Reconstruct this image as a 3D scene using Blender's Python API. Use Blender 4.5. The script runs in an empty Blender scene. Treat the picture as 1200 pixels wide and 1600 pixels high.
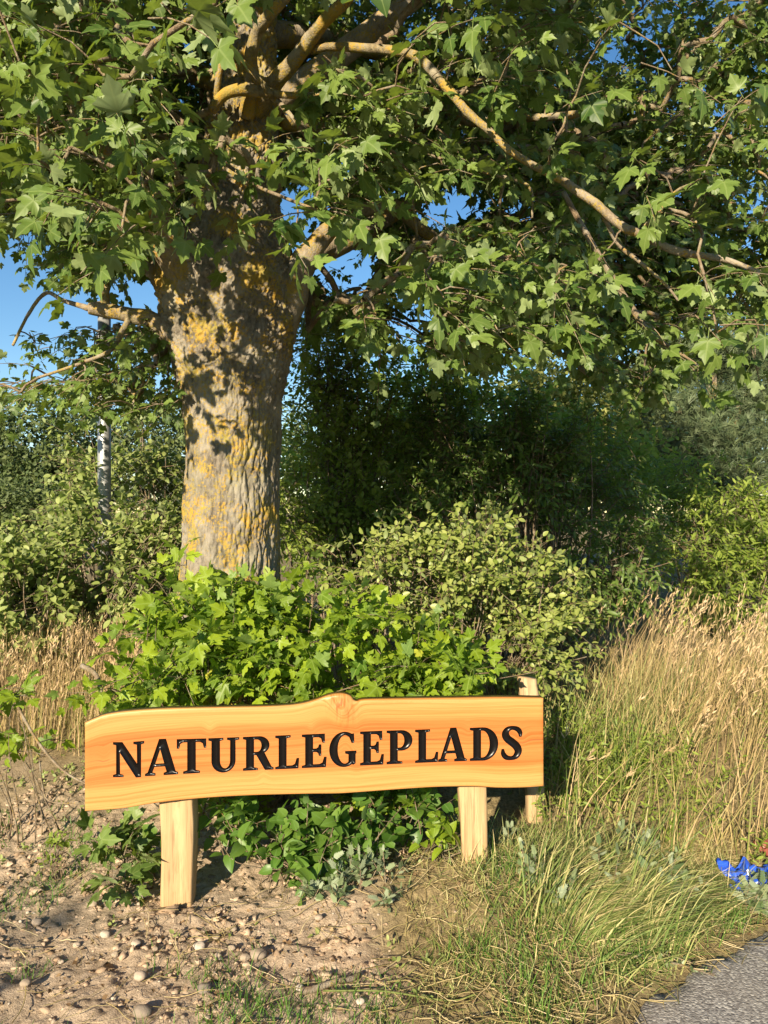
import bpy, math, random
import numpy as np
from mathutils import Vector, Matrix
from mathutils.geometry import delaunay_2d_cdt

SC = bpy.context.scene
COL = SC.collection
rng = np.random.default_rng(7)
random.seed(7)

# ------------------------------------------------------------------ camera
F = 1155.0                 # focal length in photo pixels (1200 x 1600)
EYE = 1.6
cd = bpy.data.cameras.new('camera')
cam = bpy.data.objects.new('camera', cd)
COL.objects.link(cam)
cam.location = (0, 0, EYE)
cam.rotation_euler = (math.pi / 2, 0, 0)
cd.sensor_width = 36
cd.lens = 36 * F / 1600
cd.clip_start = 0.05
cd.clip_end = 2000
SC.camera = cam

# ------------------------------------------------------------------ light
SUN_EL = math.radians(22)
SUN_AZ = math.radians(23)          # left of the line behind the camera
SUN = np.array([-math.sin(SUN_AZ) * math.cos(SUN_EL), -math.cos(SUN_AZ) * math.cos(SUN_EL), math.sin(SUN_EL)])
W = bpy.data.worlds.new('World')
SC.world = W
W.use_nodes = True
nt = W.node_tree
nt.nodes.clear()
sky = nt.nodes.new('ShaderNodeTexSky')
sky.sky_type = 'NISHITA'
sky.sun_disc = False
sky.sun_elevation = SUN_EL
sky.sun_rotation = math.atan2(SUN[0], SUN[1]) % (2 * math.pi)
sky.air_density = 1.0
sky.dust_density = 0.0
sky.ozone_density = 1.8
bg = nt.nodes.new('ShaderNodeBackground')
bg.inputs['Strength'].default_value = 0.070
ow = nt.nodes.new('ShaderNodeOutputWorld')
hs = nt.nodes.new('ShaderNodeHueSaturation')
hs.inputs['Saturation'].default_value = 1.25
nt.links.new(sky.outputs[0], hs.inputs['Color'])
nt.links.new(hs.outputs[0], bg.inputs[0])
nt.links.new(bg.outputs[0], ow.inputs[0])
sl = bpy.data.lights.new('sun', 'SUN')
sl.energy = 5.0
sl.angle = math.radians(0.55)
sl.color = (1.0, 0.85, 0.62)
so = bpy.data.objects.new('sun', sl)
COL.objects.link(so)
so.rotation_euler = Vector(tuple(-SUN)).to_track_quat('-Z', 'Y').to_euler()
so.location = (-10, -12, 14)
SC.view_settings.view_transform = 'Standard'
SC.view_settings.look = 'None'
SC.view_settings.exposure = 1.27
SC.view_settings.gamma = 1
SC.view_settings.use_curve_mapping = False
SC.render.engine = 'CYCLES'
SC.cycles.max_bounces = 8
SC.cycles.transparent_max_bounces = 8

# ------------------------------------------------------------------ helpers
def U(px, py, Y):
    """the point at distance Y that the photo shows at pixel px, py"""
    return np.array([(px - 600) / F * Y, Y, EYE + (800 - py) / F * Y])

def proj(P):
    P = np.asarray(P)
    return 600 + P[..., 0] / P[..., 1] * F, 800 - (P[..., 2] - EYE) / P[..., 1] * F

def nrm(a):
    return a / np.maximum(np.linalg.norm(a, axis=-1, keepdims=True), 1e-9)

def sstep(a, b, x):
    t = np.clip((x - a) / (b - a), 0, 1)
    return t * t * (3 - 2 * t)

def _h(ix, iy, iz, s):
    n = (ix.astype(np.int64) * 374761393 + iy.astype(np.int64) * 668265263 + iz.astype(np.int64) * 2147483647 + s * 1274126177) & 0xFFFFFFFF
    n = ((n ^ (n >> 13)) * 1274126177) & 0xFFFFFFFF
    n = (n ^ (n >> 16)) & 0xFFFFFFFF
    n = (n * 2246822519) & 0xFFFFFFFF
    n = n ^ (n >> 15)
    return (n & 0xFFFFFF) / float(0x1000000)

def vnoise(P, s=0):
    P = np.asarray(P, float)
    i = np.floor(P).astype(np.int64)
    f = P - i
    f = f * f * (3 - 2 * f)
    r = 0
    for dx in (0, 1):
        for dy in (0, 1):
            for dz in (0, 1):
                w = (f[:, 0] if dx else 1 - f[:, 0]) * (f[:, 1] if dy else 1 - f[:, 1]) * (f[:, 2] if dz else 1 - f[:, 2])
                r = r + w * _h(i[:, 0] + dx, i[:, 1] + dy, i[:, 2] + dz, s)
    return r * 2 - 1

def fbm(P, o=4, s=0):
    P = np.asarray(P, float)
    r, a, t = 0, 1, 0
    for k in range(o):
        r = r + a * vnoise(P * 2 ** k + 17.3 * k, s + k)
        t += a
        a *= .5
    return r / t

def worley(P, s=0):
    P = np.asarray(P, float)
    i = np.floor(P).astype(np.int64)
    f1 = np.full(len(P), 9.)
    f2 = f1.copy()
    for dx in (-1, 0, 1):
        for dy in (-1, 0, 1):
            for dz in (-1, 0, 1):
                c = i + np.array([dx, dy, dz])
                q = np.stack([c[:, k] + _h(c[:, 0], c[:, 1], c[:, 2], s + k) for k in range(3)], 1)
                d = np.linalg.norm(q - P, axis=1)
                n1 = d < f1
                f2 = np.where(n1, f1, np.minimum(f2, d))
                f1 = np.where(n1, d, f1)
    return f1, f2

def mesh(name, V, polys, attrs=None, smooth=False, mat=None, mats=None):
    """V (n,3); polys: list of int arrays (m,k), each with a fixed k"""
    me = bpy.data.meshes.new(name)
    V = np.ascontiguousarray(V, np.float32)
    if isinstance(polys, np.ndarray):
        polys = [polys]
    polys = [p for p in polys if len(p)]
    me.vertices.add(len(V))
    me.vertices.foreach_set('co', V.ravel())
    li = np.concatenate([p.ravel() for p in polys]).astype(np.int32)
    cnt = np.concatenate([np.full(len(p), p.shape[1]) for p in polys])
    st = np.concatenate([[0], np.cumsum(cnt)[:-1]]).astype(np.int32)
    me.loops.add(len(li))
    me.loops.foreach_set('vertex_index', li)
    me.polygons.add(len(cnt))
    me.polygons.foreach_set('loop_start', st)
    if smooth:
        me.polygons.foreach_set('use_smooth', np.ones(len(cnt), bool))
    for k, a in (attrs or {}).items():
        at = me.attributes.new(k, 'FLOAT', 'POINT')
        at.data.foreach_set('value', np.ascontiguousarray(a, np.float32))
    me.update(calc_edges=True)
    me.validate()
    if mat:
        me.materials.append(mat)
    return me

def obj(name, me, parent=None, loc=None, label=None, cat=None, group=None, kind=None):
    o = bpy.data.objects.new(name, me)
    COL.objects.link(o)
    if parent:
        o.parent = parent
    if loc is not None:
        o.location = tuple(loc)
    for k, v in (('label', label), ('category', cat), ('group', group), ('kind', kind)):
        if v:
            o[k] = v
    return o

def thing(name, loc, label, cat, group=None):
    return obj(name, None, None, loc, label, cat, group)

class Acc:
    """collects pieces with polygons of any size and per-vertex attributes into one mesh"""
    def __init__(s):
        s.V, s.P, s.A, s.n = [], {}, {}, 0
    def add(s, V, polys, **at):
        V = np.asarray(V, float)
        for p in ([polys] if isinstance(polys, np.ndarray) else polys):
            s.P.setdefault(p.shape[1], []).append(p + s.n)
        for k, a in at.items():
            s.A.setdefault(k, []).append(np.broadcast_to(a, (len(V),)))
        s.V.append(V)
        s.n += len(V)
    def mesh(s, name, mat, off=(0, 0, 0), smooth=False):
        return mesh(name, np.concatenate(s.V) - np.asarray(off), [np.concatenate(v) for v in s.P.values()],
                    {k: np.concatenate(a) for k, a in s.A.items()}, smooth, mat)

def catmull(P, n):
    P = np.asarray(P, float)
    Q = np.vstack([2 * P[0] - P[1], P, 2 * P[-1] - P[-2]])
    out = []
    for i in range(1, len(Q) - 2):
        t = np.linspace(0, 1, n, endpoint=False)[:, None]
        a, b, c, d = Q[i - 1], Q[i], Q[i + 1], Q[i + 2]
        out.append(.5 * (2 * b + (c - a) * t + (2 * a - 5 * b + 4 * c - d) * t ** 2 + (3 * b - a - 3 * c + d) * t ** 3))
    return np.vstack(out + [P[-1:]])

def tube(P, R, seg=10, rough=0., s=0, cap=True):
    """tube along P with radii R; returns V, [quads, caps]"""
    P = np.asarray(P, float)
    R = np.asarray(R, float)
    n = len(P)
    T = nrm(np.gradient(P, axis=0))
    a = np.array([.31, .17, .93]) if abs(T[0, 2]) < .9 else np.array([1., .1, 0])
    N = np.zeros((n, 3))
    v = nrm(np.cross(T[0], a))
    for i in range(n):
        v = nrm(v - T[i] * (v @ T[i]))
        N[i] = v
    B = np.cross(T, N)
    th = np.linspace(0, 2 * np.pi, seg, endpoint=False)
    D = N[:, None] * np.cos(th)[None, :, None] + B[:, None] * np.sin(th)[None, :, None]
    V = (P[:, None] + D * R[:, None, None]).reshape(-1, 3)
    if rough:
        k = fbm(V / (R.mean() * 1.6), 3, s)
        V = V + D.reshape(-1, 3) * (k * rough * np.repeat(R, seg))[:, None]
    i, j = np.meshgrid(np.arange(n - 1), np.arange(seg), indexing='ij')
    q = np.stack([i * seg + j, i * seg + (j + 1) % seg, (i + 1) * seg + (j + 1) % seg, (i + 1) * seg + j], -1).reshape(-1, 4)
    f = [q]
    if cap:
        f.append(np.array([np.arange(seg)[::-1], (n - 1) * seg + np.arange(seg)]))
    return V, f

def tubes(P, R, seg=4):
    """many thin tubes at once: P (m,k,3), R (m,k)"""
    m, k, _ = P.shape
    T = nrm(P[:, -1] - P[:, 0])
    a = np.where(np.abs(T[:, 2:3]) < .9, np.array([[0, 0, 1.]]), np.array([[1., 0, 0]]))
    N = nrm(np.cross(T, a))
    B = np.cross(T, N)
    th = np.linspace(0, 2 * np.pi, seg, endpoint=False)
    D = N[:, None] * np.cos(th)[None, :, None] + B[:, None] * np.sin(th)[None, :, None]
    V = (P[:, :, None] + D[:, None] * R[:, :, None, None]).reshape(-1, 3)
    mm, i, j = np.meshgrid(np.arange(m), np.arange(k - 1), np.arange(seg), indexing='ij')
    o = mm * k * seg
    q = np.stack([o + i * seg + j, o + i * seg + (j + 1) % seg, o + (i + 1) * seg + (j + 1) % seg, o + (i + 1) * seg + j], -1).reshape(-1, 4)
    return V, q

# ------------------------------------------------------------------ materials
def mat_new(name):
    m = bpy.data.materials.new(name)
    m.use_nodes = True
    n = m.node_tree
    n.nodes.clear()
    return m, n, n.nodes, n.links

def N_(ns, t, **kw):
    n = ns.new(t)
    for k, v in kw.items():
        setattr(n, k, v)
    return n

def mixc(ns, ls, fac, a, b, mode='MIX'):
    n = ns.new('ShaderNodeMix')
    n.data_type = 'RGBA'
    n.blend_type = mode
    for s, v in ((n.inputs[0], fac), (n.inputs[6], a), (n.inputs[7], b)):
        if isinstance(v, bpy.types.NodeSocket):
            ls.new(v, s)
        elif isinstance(v, (int, float)):
            s.default_value = v
        else:
            s.default_value = (*v, 1)
    return n.outputs[2]

def math_(ns, ls, op, a, b=None, c=None, clamp=False):
    n = ns.new('ShaderNodeMath')
    n.operation = op
    n.use_clamp = clamp
    for i, v in enumerate((a, b, c)):
        if v is None:
            continue
        if isinstance(v, bpy.types.NodeSocket):
            ls.new(v, n.inputs[i])
        else:
            n.inputs[i].default_value = v
    return n.outputs[0]

def ramp(ns, ls, fac, stops, interp='LINEAR'):
    n = ns.new('ShaderNodeValToRGB')
    cr = n.color_ramp
    cr.interpolation = interp
    while len(cr.elements) < len(stops):
        cr.elements.new(.5)
    for e, (p, c) in zip(cr.elements, stops):
        e.position = p
        e.color = (*c, 1) if not isinstance(c, (int, float)) else (c, c, c, 1)
    ls.new(fac, n.inputs[0])
    return n.outputs[0]

def noise(ns, ls, vec, scale, detail=4, rough=.55, dist=0):
    n = ns.new('ShaderNodeTexNoise')
    n.inputs['Scale'].default_value = scale
    n.inputs['Detail'].default_value = detail
    n.inputs['Roughness'].default_value = rough
    n.inputs['Distortion'].default_value = dist
    if vec is not None:
        ls.new(vec, n.inputs['Vector'])
    return n.outputs[0]

def attr(ns, name):
    n = ns.new('ShaderNodeAttribute')
    n.attribute_name = name
    return n.outputs['Fac']

def coords(ns, ls, scale=(1, 1, 1), kind='Object'):
    t = ns.new('ShaderNodeTexCoord')
    m = ns.new('ShaderNodeMapping')
    m.inputs['Scale'].default_value = scale
    ls.new(t.outputs[kind], m.inputs[0])
    return m.outputs[0]

def bump(ns, ls, h, strength, dist):
    n = ns.new('ShaderNodeBump')
    n.inputs['Strength'].default_value = strength
    n.inputs['Distance'].default_value = dist
    ls.new(h, n.inputs['Height'])
    return n.outputs[0]

def principled(ns, ls, col, rough=.6, spec=.4, normal=None, coat=0, metal=0):
    p = ns.new('ShaderNodeBsdfPrincipled')
    for s, v in ((p.inputs['Base Color'], col), (p.inputs['Roughness'], rough)):
        if isinstance(v, bpy.types.NodeSocket):
            ls.new(v, s)
        elif isinstance(v, (int, float)):
            s.default_value = v
        else:
            s.default_value = (*v, 1)
    p.inputs['Specular IOR Level'].default_value = spec
    p.inputs['Metallic'].default_value = metal
    p.inputs['Coat Weight'].default_value = coat
    p.inputs['Coat Roughness'].default_value = .08
    if normal is not None:
        ls.new(normal, p.inputs['Normal'])
    return p.outputs[0]

def out(ns, ls, sh):
    o = ns.new('ShaderNodeOutputMaterial')
    ls.new(sh, o.inputs['Surface'])

def leaf_mat(name, a, b, under, trans, tfac=.35, rough=.45, vein=(.3, .36, .12), spec=.28, yellow=None):
    """a..b: range of leaf colours; under: back side; trans: colour of light passing through"""
    m, n, ns, ls = mat_new(name)
    r = attr(ns, 'rnd')
    c = mixc(ns, ls, r, a, b)
    if yellow:
        c = mixc(ns, ls, ramp(ns, ls, r, [(.93, 0), (.96, 1)]), c, yellow)
    v = attr(ns, 'vein')
    c = mixc(ns, ls, math_(ns, ls, 'MULTIPLY', ramp(ns, ls, v, [(.86, 0), (.97, 1)]), .55), c, vein)
    t = coords(ns, ls, (1, 1, 1))
    c = mixc(ns, ls, .35, c, mixc(ns, ls, noise(ns, ls, t, 30, 3), (.35, .4, .3), (1, 1, 1)), 'MULTIPLY')
    g = ns.new('ShaderNodeNewGeometry')
    c = mixc(ns, ls, g.outputs['Backfacing'], c, mixc(ns, ls, .45, under, c))
    p = principled(ns, ls, c, rough, spec)
    tl = ns.new('ShaderNodeBsdfTranslucent')
    tc = mixc(ns, ls, r, trans, tuple(x * 1.25 for x in trans))
    ls.new(tc, tl.inputs[0])
    mx = ns.new('ShaderNodeMixShader')
    mx.inputs[0].default_value = tfac
    ls.new(p, mx.inputs[1])
    ls.new(tl.outputs[0], mx.inputs[2])
    out(ns, ls, mx.outputs[0])
    return m

M = {}
M['maple'] = leaf_mat('maple_leaf', (.028, .07, .014), (.18, .25, .055), (.27, .33, .16), (.24, .34, .03), .24, vein=(.22, .28, .09))
M['sucker'] = leaf_mat('young_maple_leaf', (.055, .12, .014), (.31, .40, .025), (.19, .28, .09), (.30, .46, .03), .36, vein=(.3, .4, .09), yellow=(.45, .45, .05))
M['privet'] = leaf_mat('pale_leaf', (.14, .19, .028), (.38, .41, .13), (.26, .31, .15), (.26, .38, .05), .30, .4)
M['left'] = leaf_mat('grey_green_leaf', (.15, .20, .04), (.36, .40, .14), (.28, .33, .17), (.26, .38, .06), .32, .5)
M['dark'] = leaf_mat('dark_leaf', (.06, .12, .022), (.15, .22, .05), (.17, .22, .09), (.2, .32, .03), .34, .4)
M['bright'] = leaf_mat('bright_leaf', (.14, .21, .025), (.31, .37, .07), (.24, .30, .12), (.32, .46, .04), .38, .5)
M['broad'] = leaf_mat('heart_leaf', (.06, .14, .022), (.15, .24, .04), (.13, .2, .08), (.18, .36, .03), .30, .38, vein=(.16, .27, .08))
M['far'] = leaf_mat('far_leaf', (.065, .10, .032), (.13, .16, .055), (.12, .16, .07), (.14, .2, .04), .25, .6)
M['yellowish'] = leaf_mat('yellow_green_leaf', (.22, .25, .05), (.36, .36, .11), (.3, .32, .14), (.3, .36, .05), .3, .6)
M['pine'] = leaf_mat('pine_needle', (.06, .10, .045), (.15, .19, .09), (.12, .15, .08), (.08, .12, .03), .12, .55)
M['silver'] = leaf_mat('silvery_leaf', (.11, .17, .07), (.25, .29, .16), (.36, .41, .29), (.2, .28, .08), .25, .6)

def grass_mat(name, stops, trans=.25):
    m, n, ns, ls = mat_new(name)
    r = attr(ns, 'rnd')
    c = ramp(ns, ls, r, stops)
    tl = ns.new('ShaderNodeBsdfTranslucent')
    ls.new(c, tl.inputs[0])
    p = principled(ns, ls, c, .5, .3)
    mx = ns.new('ShaderNodeMixShader')
    mx.inputs[0].default_value = trans
    ls.new(p, mx.inputs[1])
    ls.new(tl.outputs[0], mx.inputs[2])
    out(ns, ls, mx.outputs[0])
    return m

M['dry'] = grass_mat('dry_grass', [(0, (.16, .19, .05)), (.3, (.32, .26, .10)), (.7, (.46, .33, .17)), (1, (.56, .41, .25))])
M['green'] = grass_mat('green_grass', [(0, (.07, .12, .025)), (.4, (.16, .22, .055)), (.7, (.33, .33, .12)), (1, (.55, .46, .23))])
M['lush'] = grass_mat('lush_grass', [(0, (.05, .13, .018)), (.6, (.12, .22, .035)), (1, (.3, .34, .1))])
M['straw'] = grass_mat('straw', [(0, (.16, .12, .05)), (.4, (.32, .26, .10)), (.75, (.46, .36, .18)), (1, (.6, .5, .3))], .1)

M['litter'] = grass_mat('dead_leaf', [(0, (.10, .06, .03)), (.5, (.22, .14, .07)), (1, (.36, .26, .14))], .1)

def bark_mat(name, lichen=.5, base=((.065, .056, .045), (.235, .20, .155)), scale=1.0):
    m, n, ns, ls = mat_new(name)
    t = coords(ns, ls, (1, 1, .45))
    iso = coords(ns, ls)
    n1 = noise(ns, ls, t, 38 * scale, 6, .65)
    c = ramp(ns, ls, n1, [(.3, base[0]), (.72, base[1])])
    n2 = noise(ns, ls, iso, 5 * scale, 5, .6)
    c = mixc(ns, ls, math_(ns, ls, 'MULTIPLY', ramp(ns, ls, n2, [(.45, 0), (.62, 1)]), .5), c, (.34, .31, .25))
    # yellow-orange lichen in ragged patches
    n3 = noise(ns, ls, iso, 4.2 * scale, 7, .68, .4)
    n4 = noise(ns, ls, iso, 60 * scale, 3, .6)
    lf = math_(ns, ls, 'ADD', n3, math_(ns, ls, 'MULTIPLY', math_(ns, ls, 'SUBTRACT', n4, .5), .75))
    lf = ramp(ns, ls, lf, [(.61 - .14 * lichen, 0), (.72 - .14 * lichen, 1)])
    lc = ramp(ns, ls, noise(ns, ls, iso, 11 * scale, 3), [(.35, (.27, .22, .045)), (.65, (.40, .235, .025))])
    c = mixc(ns, ls, math_(ns, ls, 'MULTIPLY', lf, .85), c, lc)
    # greenish algae film
    n5 = noise(ns, ls, iso, 3.1 * scale, 4, .6)
    c = mixc(ns, ls, math_(ns, ls, 'MULTIPLY', ramp(ns, ls, n5, [(.5, 0), (.7, 1)]), .22), c, (.16, .17, .07))
    h = math_(ns, ls, 'ADD', n1, math_(ns, ls, 'MULTIPLY', n4, .6))
    out(ns, ls, principled(ns, ls, c, .9, .15, bump(ns, ls, h, .9, .010)))
    return m

M['bark'] = bark_mat('maple_bark', .8)
M['limb'] = bark_mat('limb_bark', .75, ((.13, .10, .07), (.30, .24, .17)), 1.6)
M['yellow_limb'] = bark_mat('lichen_limb_bark', 1.05, ((.12, .095, .06), (.27, .22, .13)), 1.8)
M['twig'] = bark_mat('twig_bark', .2, ((.12, .085, .055), (.27, .20, .13)), 3)
M['stem'] = bark_mat('stem_bark', 0., ((.10, .07, .045), (.24, .17, .11)), 4)

def board_mat():
    m, n, ns, ls = mat_new('larch_board')
    gv = attr(ns, 'grain')          # 0 at the lower live edge, 1 at the upper
    t = ns.new('ShaderNodeTexCoord')
    mp = ns.new('ShaderNodeMapping')
    mp.inputs['Scale'].default_value = (1.1, 1, 6)
    ls.new(t.outputs['Object'], mp.inputs[0])
    lo = noise(ns, ls, mp.outputs[0], 1.6, 3, .5)
    cmb = ns.new('ShaderNodeCombineXYZ')
    sx = ns.new('ShaderNodeSeparateXYZ')
    ls.new(t.outputs['Object'], sx.inputs[0])
    g2 = math_(ns, ls, 'ADD', gv, math_(ns, ls, 'MULTIPLY', math_(ns, ls, 'SUBTRACT', lo, .5), .10))
    ls.new(math_(ns, ls, 'MULTIPLY', sx.outputs[0], .55), cmb.inputs[0])
    ls.new(math_(ns, ls, 'MULTIPLY', g2, 26), cmb.inputs[2])
    rings = noise(ns, ls, cmb.outputs[0], 1.0, 2, .5)
    cm2 = ns.new('ShaderNodeCombineXYZ')
    ls.new(math_(ns, ls, 'MULTIPLY', sx.outputs[0], 2.2), cm2.inputs[0])
    ls.new(math_(ns, ls, 'MULTIPLY', g2, 110), cm2.inputs[2])
    fine = noise(ns, ls, cm2.outputs[0], 1.0, 3, .6)
    zone = ramp(ns, ls, g2, [(0, (.47, .25, .085)), (.22, (.455, .23, .072)), (.30, (.41, .142, .036)), (.45, (.44, .172, .047)), (.58, (.42, .155, .04)),
                             (.74, (.405, .14, .034)), (.82, (.455, .22, .066)), (1, (.47, .25, .085))])
    c = mixc(ns, ls, ramp(ns, ls, rings, [(.30, 1), (.52, 0)]), zone, mixc(ns, ls, 1.0, zone, (.84, .62, .42), 'MULTIPLY'))
    c = mixc(ns, ls, ramp(ns, ls, fine, [(.36, .5), (.55, 0)]), c, mixc(ns, ls, 1.0, c, (.78, .55, .36), 'MULTIPLY'))
    kn = attr(ns, 'knot')
    mk = ns.new('ShaderNodeMapping')
    mk.inputs['Rotation'].default_value = (0, .35, 0)
    mk.inputs['Scale'].default_value = (75, 1, 14)
    ls.new(t.outputs['Object'], mk.inputs[0])
    kt = noise(ns, ls, mk.outputs[0], 1, 5, .6, .5)
    c = mixc(ns, ls, math_(ns, ls, 'MULTIPLY', kn, ramp(ns, ls, kt, [(.40, 1.0), (.52, .30)])), c, (.24, .07, .014))
    # fine drying cracks along the heart
    cr = math_(ns, ls, 'ABSOLUTE', math_(ns, ls, 'SUBTRACT', g2, .545))
    cn = noise(ns, ls, mp.outputs[0], 3.2, 2, .5)
    ck = math_(ns, ls, 'MULTIPLY', ramp(ns, ls, cr, [(.004, 1), (.009, 0)]), ramp(ns, ls, cn, [(.53, 0), (.60, 1)]))
    c = mixc(ns, ls, math_(ns, ls, 'MULTIPLY', ck, .5), c, (.12, .045, .014))
    b = bump(ns, ls, math_(ns, ls, 'ADD', rings, math_(ns, ls, 'MULTIPLY', ck, -1.5)), .12, .002)
    out(ns, ls, principled(ns, ls, c, .42, .35, b))
    return m
M['board'] = board_mat()

def post_mat(name, a, b):
    m, n, ns, ls = mat_new(name)
    t = coords(ns, ls, (26, 26, 1.6))
    g = noise(ns, ls, t, 1.5, 5, .6, .6)
    c = ramp(ns, ls, g, [(.3, a), (.7, b)])
    t2 = coords(ns, ls, (60, 60, 2.5))
    f = noise(ns, ls, t2, 2.2, 3)
    c = mixc(ns, ls, ramp(ns, ls, f, [(.34, .6), (.46, 0)]), c, tuple(x * .55 for x in a))
    t3 = coords(ns, ls, (7, 7, 7))
    c = mixc(ns, ls, ramp(ns, ls, noise(ns, ls, t3, 1, 5, .7), [(.6, 0), (.72, .55)]), c, (.33, .22, .11))
    out(ns, ls, principled(ns, ls, c, .7, .25, bump(ns, ls, g, .4, .003)))
    return m
M['post'] = post_mat('fresh_oak', (.32, .205, .10), (.45, .315, .17))
M['oldpost'] = post_mat('split_oak', (.32, .21, .11), (.48, .35, .2))

m, n, ns, ls = mat_new('black_paint')
t = coords(ns, ls)
out(ns, ls, principled(ns, ls, (.005, .004, .004), .27, .22, bump(ns, ls, noise(ns, ls, t, 60, 3), .25, .002), .0))
M['paint'] = m

m, n, ns, ls = mat_new('galvanised_steel')
t = coords(ns, ls)
vo = ns.new('ShaderNodeTexVoronoi')
vo.inputs['Scale'].default_value = 60
ls.new(t, vo.inputs[0])
c = mixc(ns, ls, vo.outputs['Color'], (.30, .31, .32), (.35, .36, .37))
c = mixc(ns, ls, ramp(ns, ls, noise(ns, ls, t, 4, 4), [(.4, 0), (.75, .5)]), c, (.25, .25, .24))
out(ns, ls, principled(ns, ls, c, .48, .5, None, 0, .45))
M['steel'] = m

def soil_mat():
    m, n, ns, ls = mat_new('soil')
    t = coords(ns, ls)
    a = noise(ns, ls, t, 2.2, 5, .6)
    b = noise(ns, ls, t, 24, 6, .7)
    c_ = noise(ns, ls, t, 140, 4, .7)
    c = ramp(ns, ls, b, [(.28, (.33, .245, .165)), (.5, (.46, .35, .245)), (.75, (.56, .445, .33))])
    c = mixc(ns, ls, ramp(ns, ls, a, [(.4, 0), (.65, .6)]), c, (.30, .24, .17))
    c = mixc(ns, ls, .5, c, ramp(ns, ls, c_, [(.3, .45), (.7, 1.0)]), 'MULTIPLY')
    # old leaf litter and thatch where the ground is not bare
    v = attr(ns, 'veg')
    lit = ramp(ns, ls, noise(ns, ls, t, 60, 5, .7), [(.3, (.10, .075, .04)), (.7, (.32, .25, .13))])
    c = mixc(ns, ls, v, c, lit)
    h = math_(ns, ls, 'ADD', math_(ns, ls, 'MULTIPLY', b, 1.0), math_(ns, ls, 'MULTIPLY', c_, .4))
    out(ns, ls, principled(ns, ls, c, .95, .1, bump(ns, ls, h, .8, .02)))
    return m
M['soil'] = soil_mat()

def clod_mat(name, stops):
    m, n, ns, ls = mat_new(name)
    r = attr(ns, 'rnd')
    t = coords(ns, ls)
    c = ramp(ns, ls, r, stops)
    b = noise(ns, ls, t, 70, 5, .65)
    c = mixc(ns, ls, .55, c, ramp(ns, ls, b, [(.3, .5), (.7, 1.0)]), 'MULTIPLY')
    out(ns, ls, principled(ns, ls, c, .85, .2, bump(ns, ls, b, .5, .006)))
    return m
M['clod'] = clod_mat('soil_clod', [(0, (.26, .18, .115)), (.6, (.40, .285, .19)), (1, (.5, .38, .27))])
M['stone'] = clod_mat('stone', [(0, (.16, .14, .12)), (.4, (.33, .26, .19)), (.75, (.42, .34, .26)), (1, (.50, .44, .36))])

m, n, ns, ls = mat_new('asphalt')
t = coords(ns, ls)
vo = ns.new('ShaderNodeTexVoronoi')
vo.inputs['Scale'].default_value = 120
ls.new(t, vo.inputs[0])
sp = ramp(ns, ls, vo.outputs['Color'], [(.2, (.14, .13, .125)), (.6, (.26, .245, .23)), (.95, (.46, .44, .40))])
c = mixc(ns, ls, ramp(ns, ls, noise(ns, ls, t, 3, 5), [(.4, 0), (.7, .5)]), sp, (.25, .22, .18))
h = math_(ns, ls, 'SUBTRACT', noise(ns, ls, t, 160, 3), vo.outputs['Distance'])
out(ns, ls, principled(ns, ls, c, .9, .2, bump(ns, ls, h, .5, .005)))
M['asphalt'] = m

m, n, ns, ls = mat_new('blue_plastic')
t = coords(ns, ls)
out(ns, ls, principled(ns, ls, mixc(ns, ls, noise(ns, ls, t, 18, 3), (.02, .05, .42), (.03, .13, .62)), .25, .6))
M['blue'] = m
m, n, ns, ls = mat_new('red_plastic')
t = coords(ns, ls)
out(ns, ls, principled(ns, ls, mixc(ns, ls, noise(ns, ls, t, 18, 3), (.20, .06, .045), (.30, .09, .065)), .4, .5))
M['red'] = m

# ------------------------------------------------------------------ ground
EDGE = np.array([[-6, -2.85], [-1.2, .80], [.30, 1.95], [.74, 2.28], [.83, 2.40], [.98, 2.52], [1.12, 2.64], [1.30, 2.72], [1.52, 2.88], [2.4, 3.4], [4.5, 4.9], [9, 8.3], [30, 24]])

def path_edge_y(x):
    """how far forward the asphalt reaches at x"""
    return np.interp(x, EDGE[:, 0], EDGE[:, 1])

def gh(x, y, fine=True):
    x = np.asarray(x, float)
    y = np.asarray(y, float)
    z = .24 * sstep(3.05, 4.8, y) * (1 - .75 * sstep(9, 22, y))
    z = z + .12 * np.exp(-((x - .42) ** 2 / .30 + (y - 3.12) ** 2 / .09))
    z = z + .05 * np.exp(-((x + .15) ** 2 / .10 + (y - 3.0) ** 2 / .03))
    z = z + .05 * np.exp(-((x + 1.7) ** 2 / .4 + (y - 3.6) ** 2 / .2))
    z = z + .10 * sstep(1.2, 3, x) * sstep(3.2, 5, y)
    P = np.stack([x, y, 0 * x], -1).reshape(-1, 3)
    b = np.minimum(1, 6 / np.maximum(np.abs(y), 1)).ravel()
    n1 = fbm(P * 2.1, 3, 3) * .024
    off = sstep(-.02, .12, (y - path_edge_y(x))).ravel()
    n1 = n1 * b
    if fine:
        n1 = n1 + (fbm(P * 9, 4, 5) * .019 + np.maximum(0, fbm(P * 26, 3, 9)) * .024 + fbm(P * 60, 2, 10) * .006) * b * (y.ravel() < 6)
    return z + (n1 * off + .012 * off - .012).reshape(z.shape)

def veg_mask(x, y):
    """1 where plants and thatch cover the soil, 0 on the bare dug patch by the sign"""
    P = np.stack([x, y, 0 * x], -1).reshape(-1, 3)
    nz = fbm(P * 2.4, 3, 21).reshape(np.shape(x))
    bare = sstep(.12, -.12, x - .02 + .25 * nz) * sstep(2.0, 2.2, y + .1 * nz) * sstep(4.6, 3.4, y + .5 * nz)
    return 1 - bare

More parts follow.
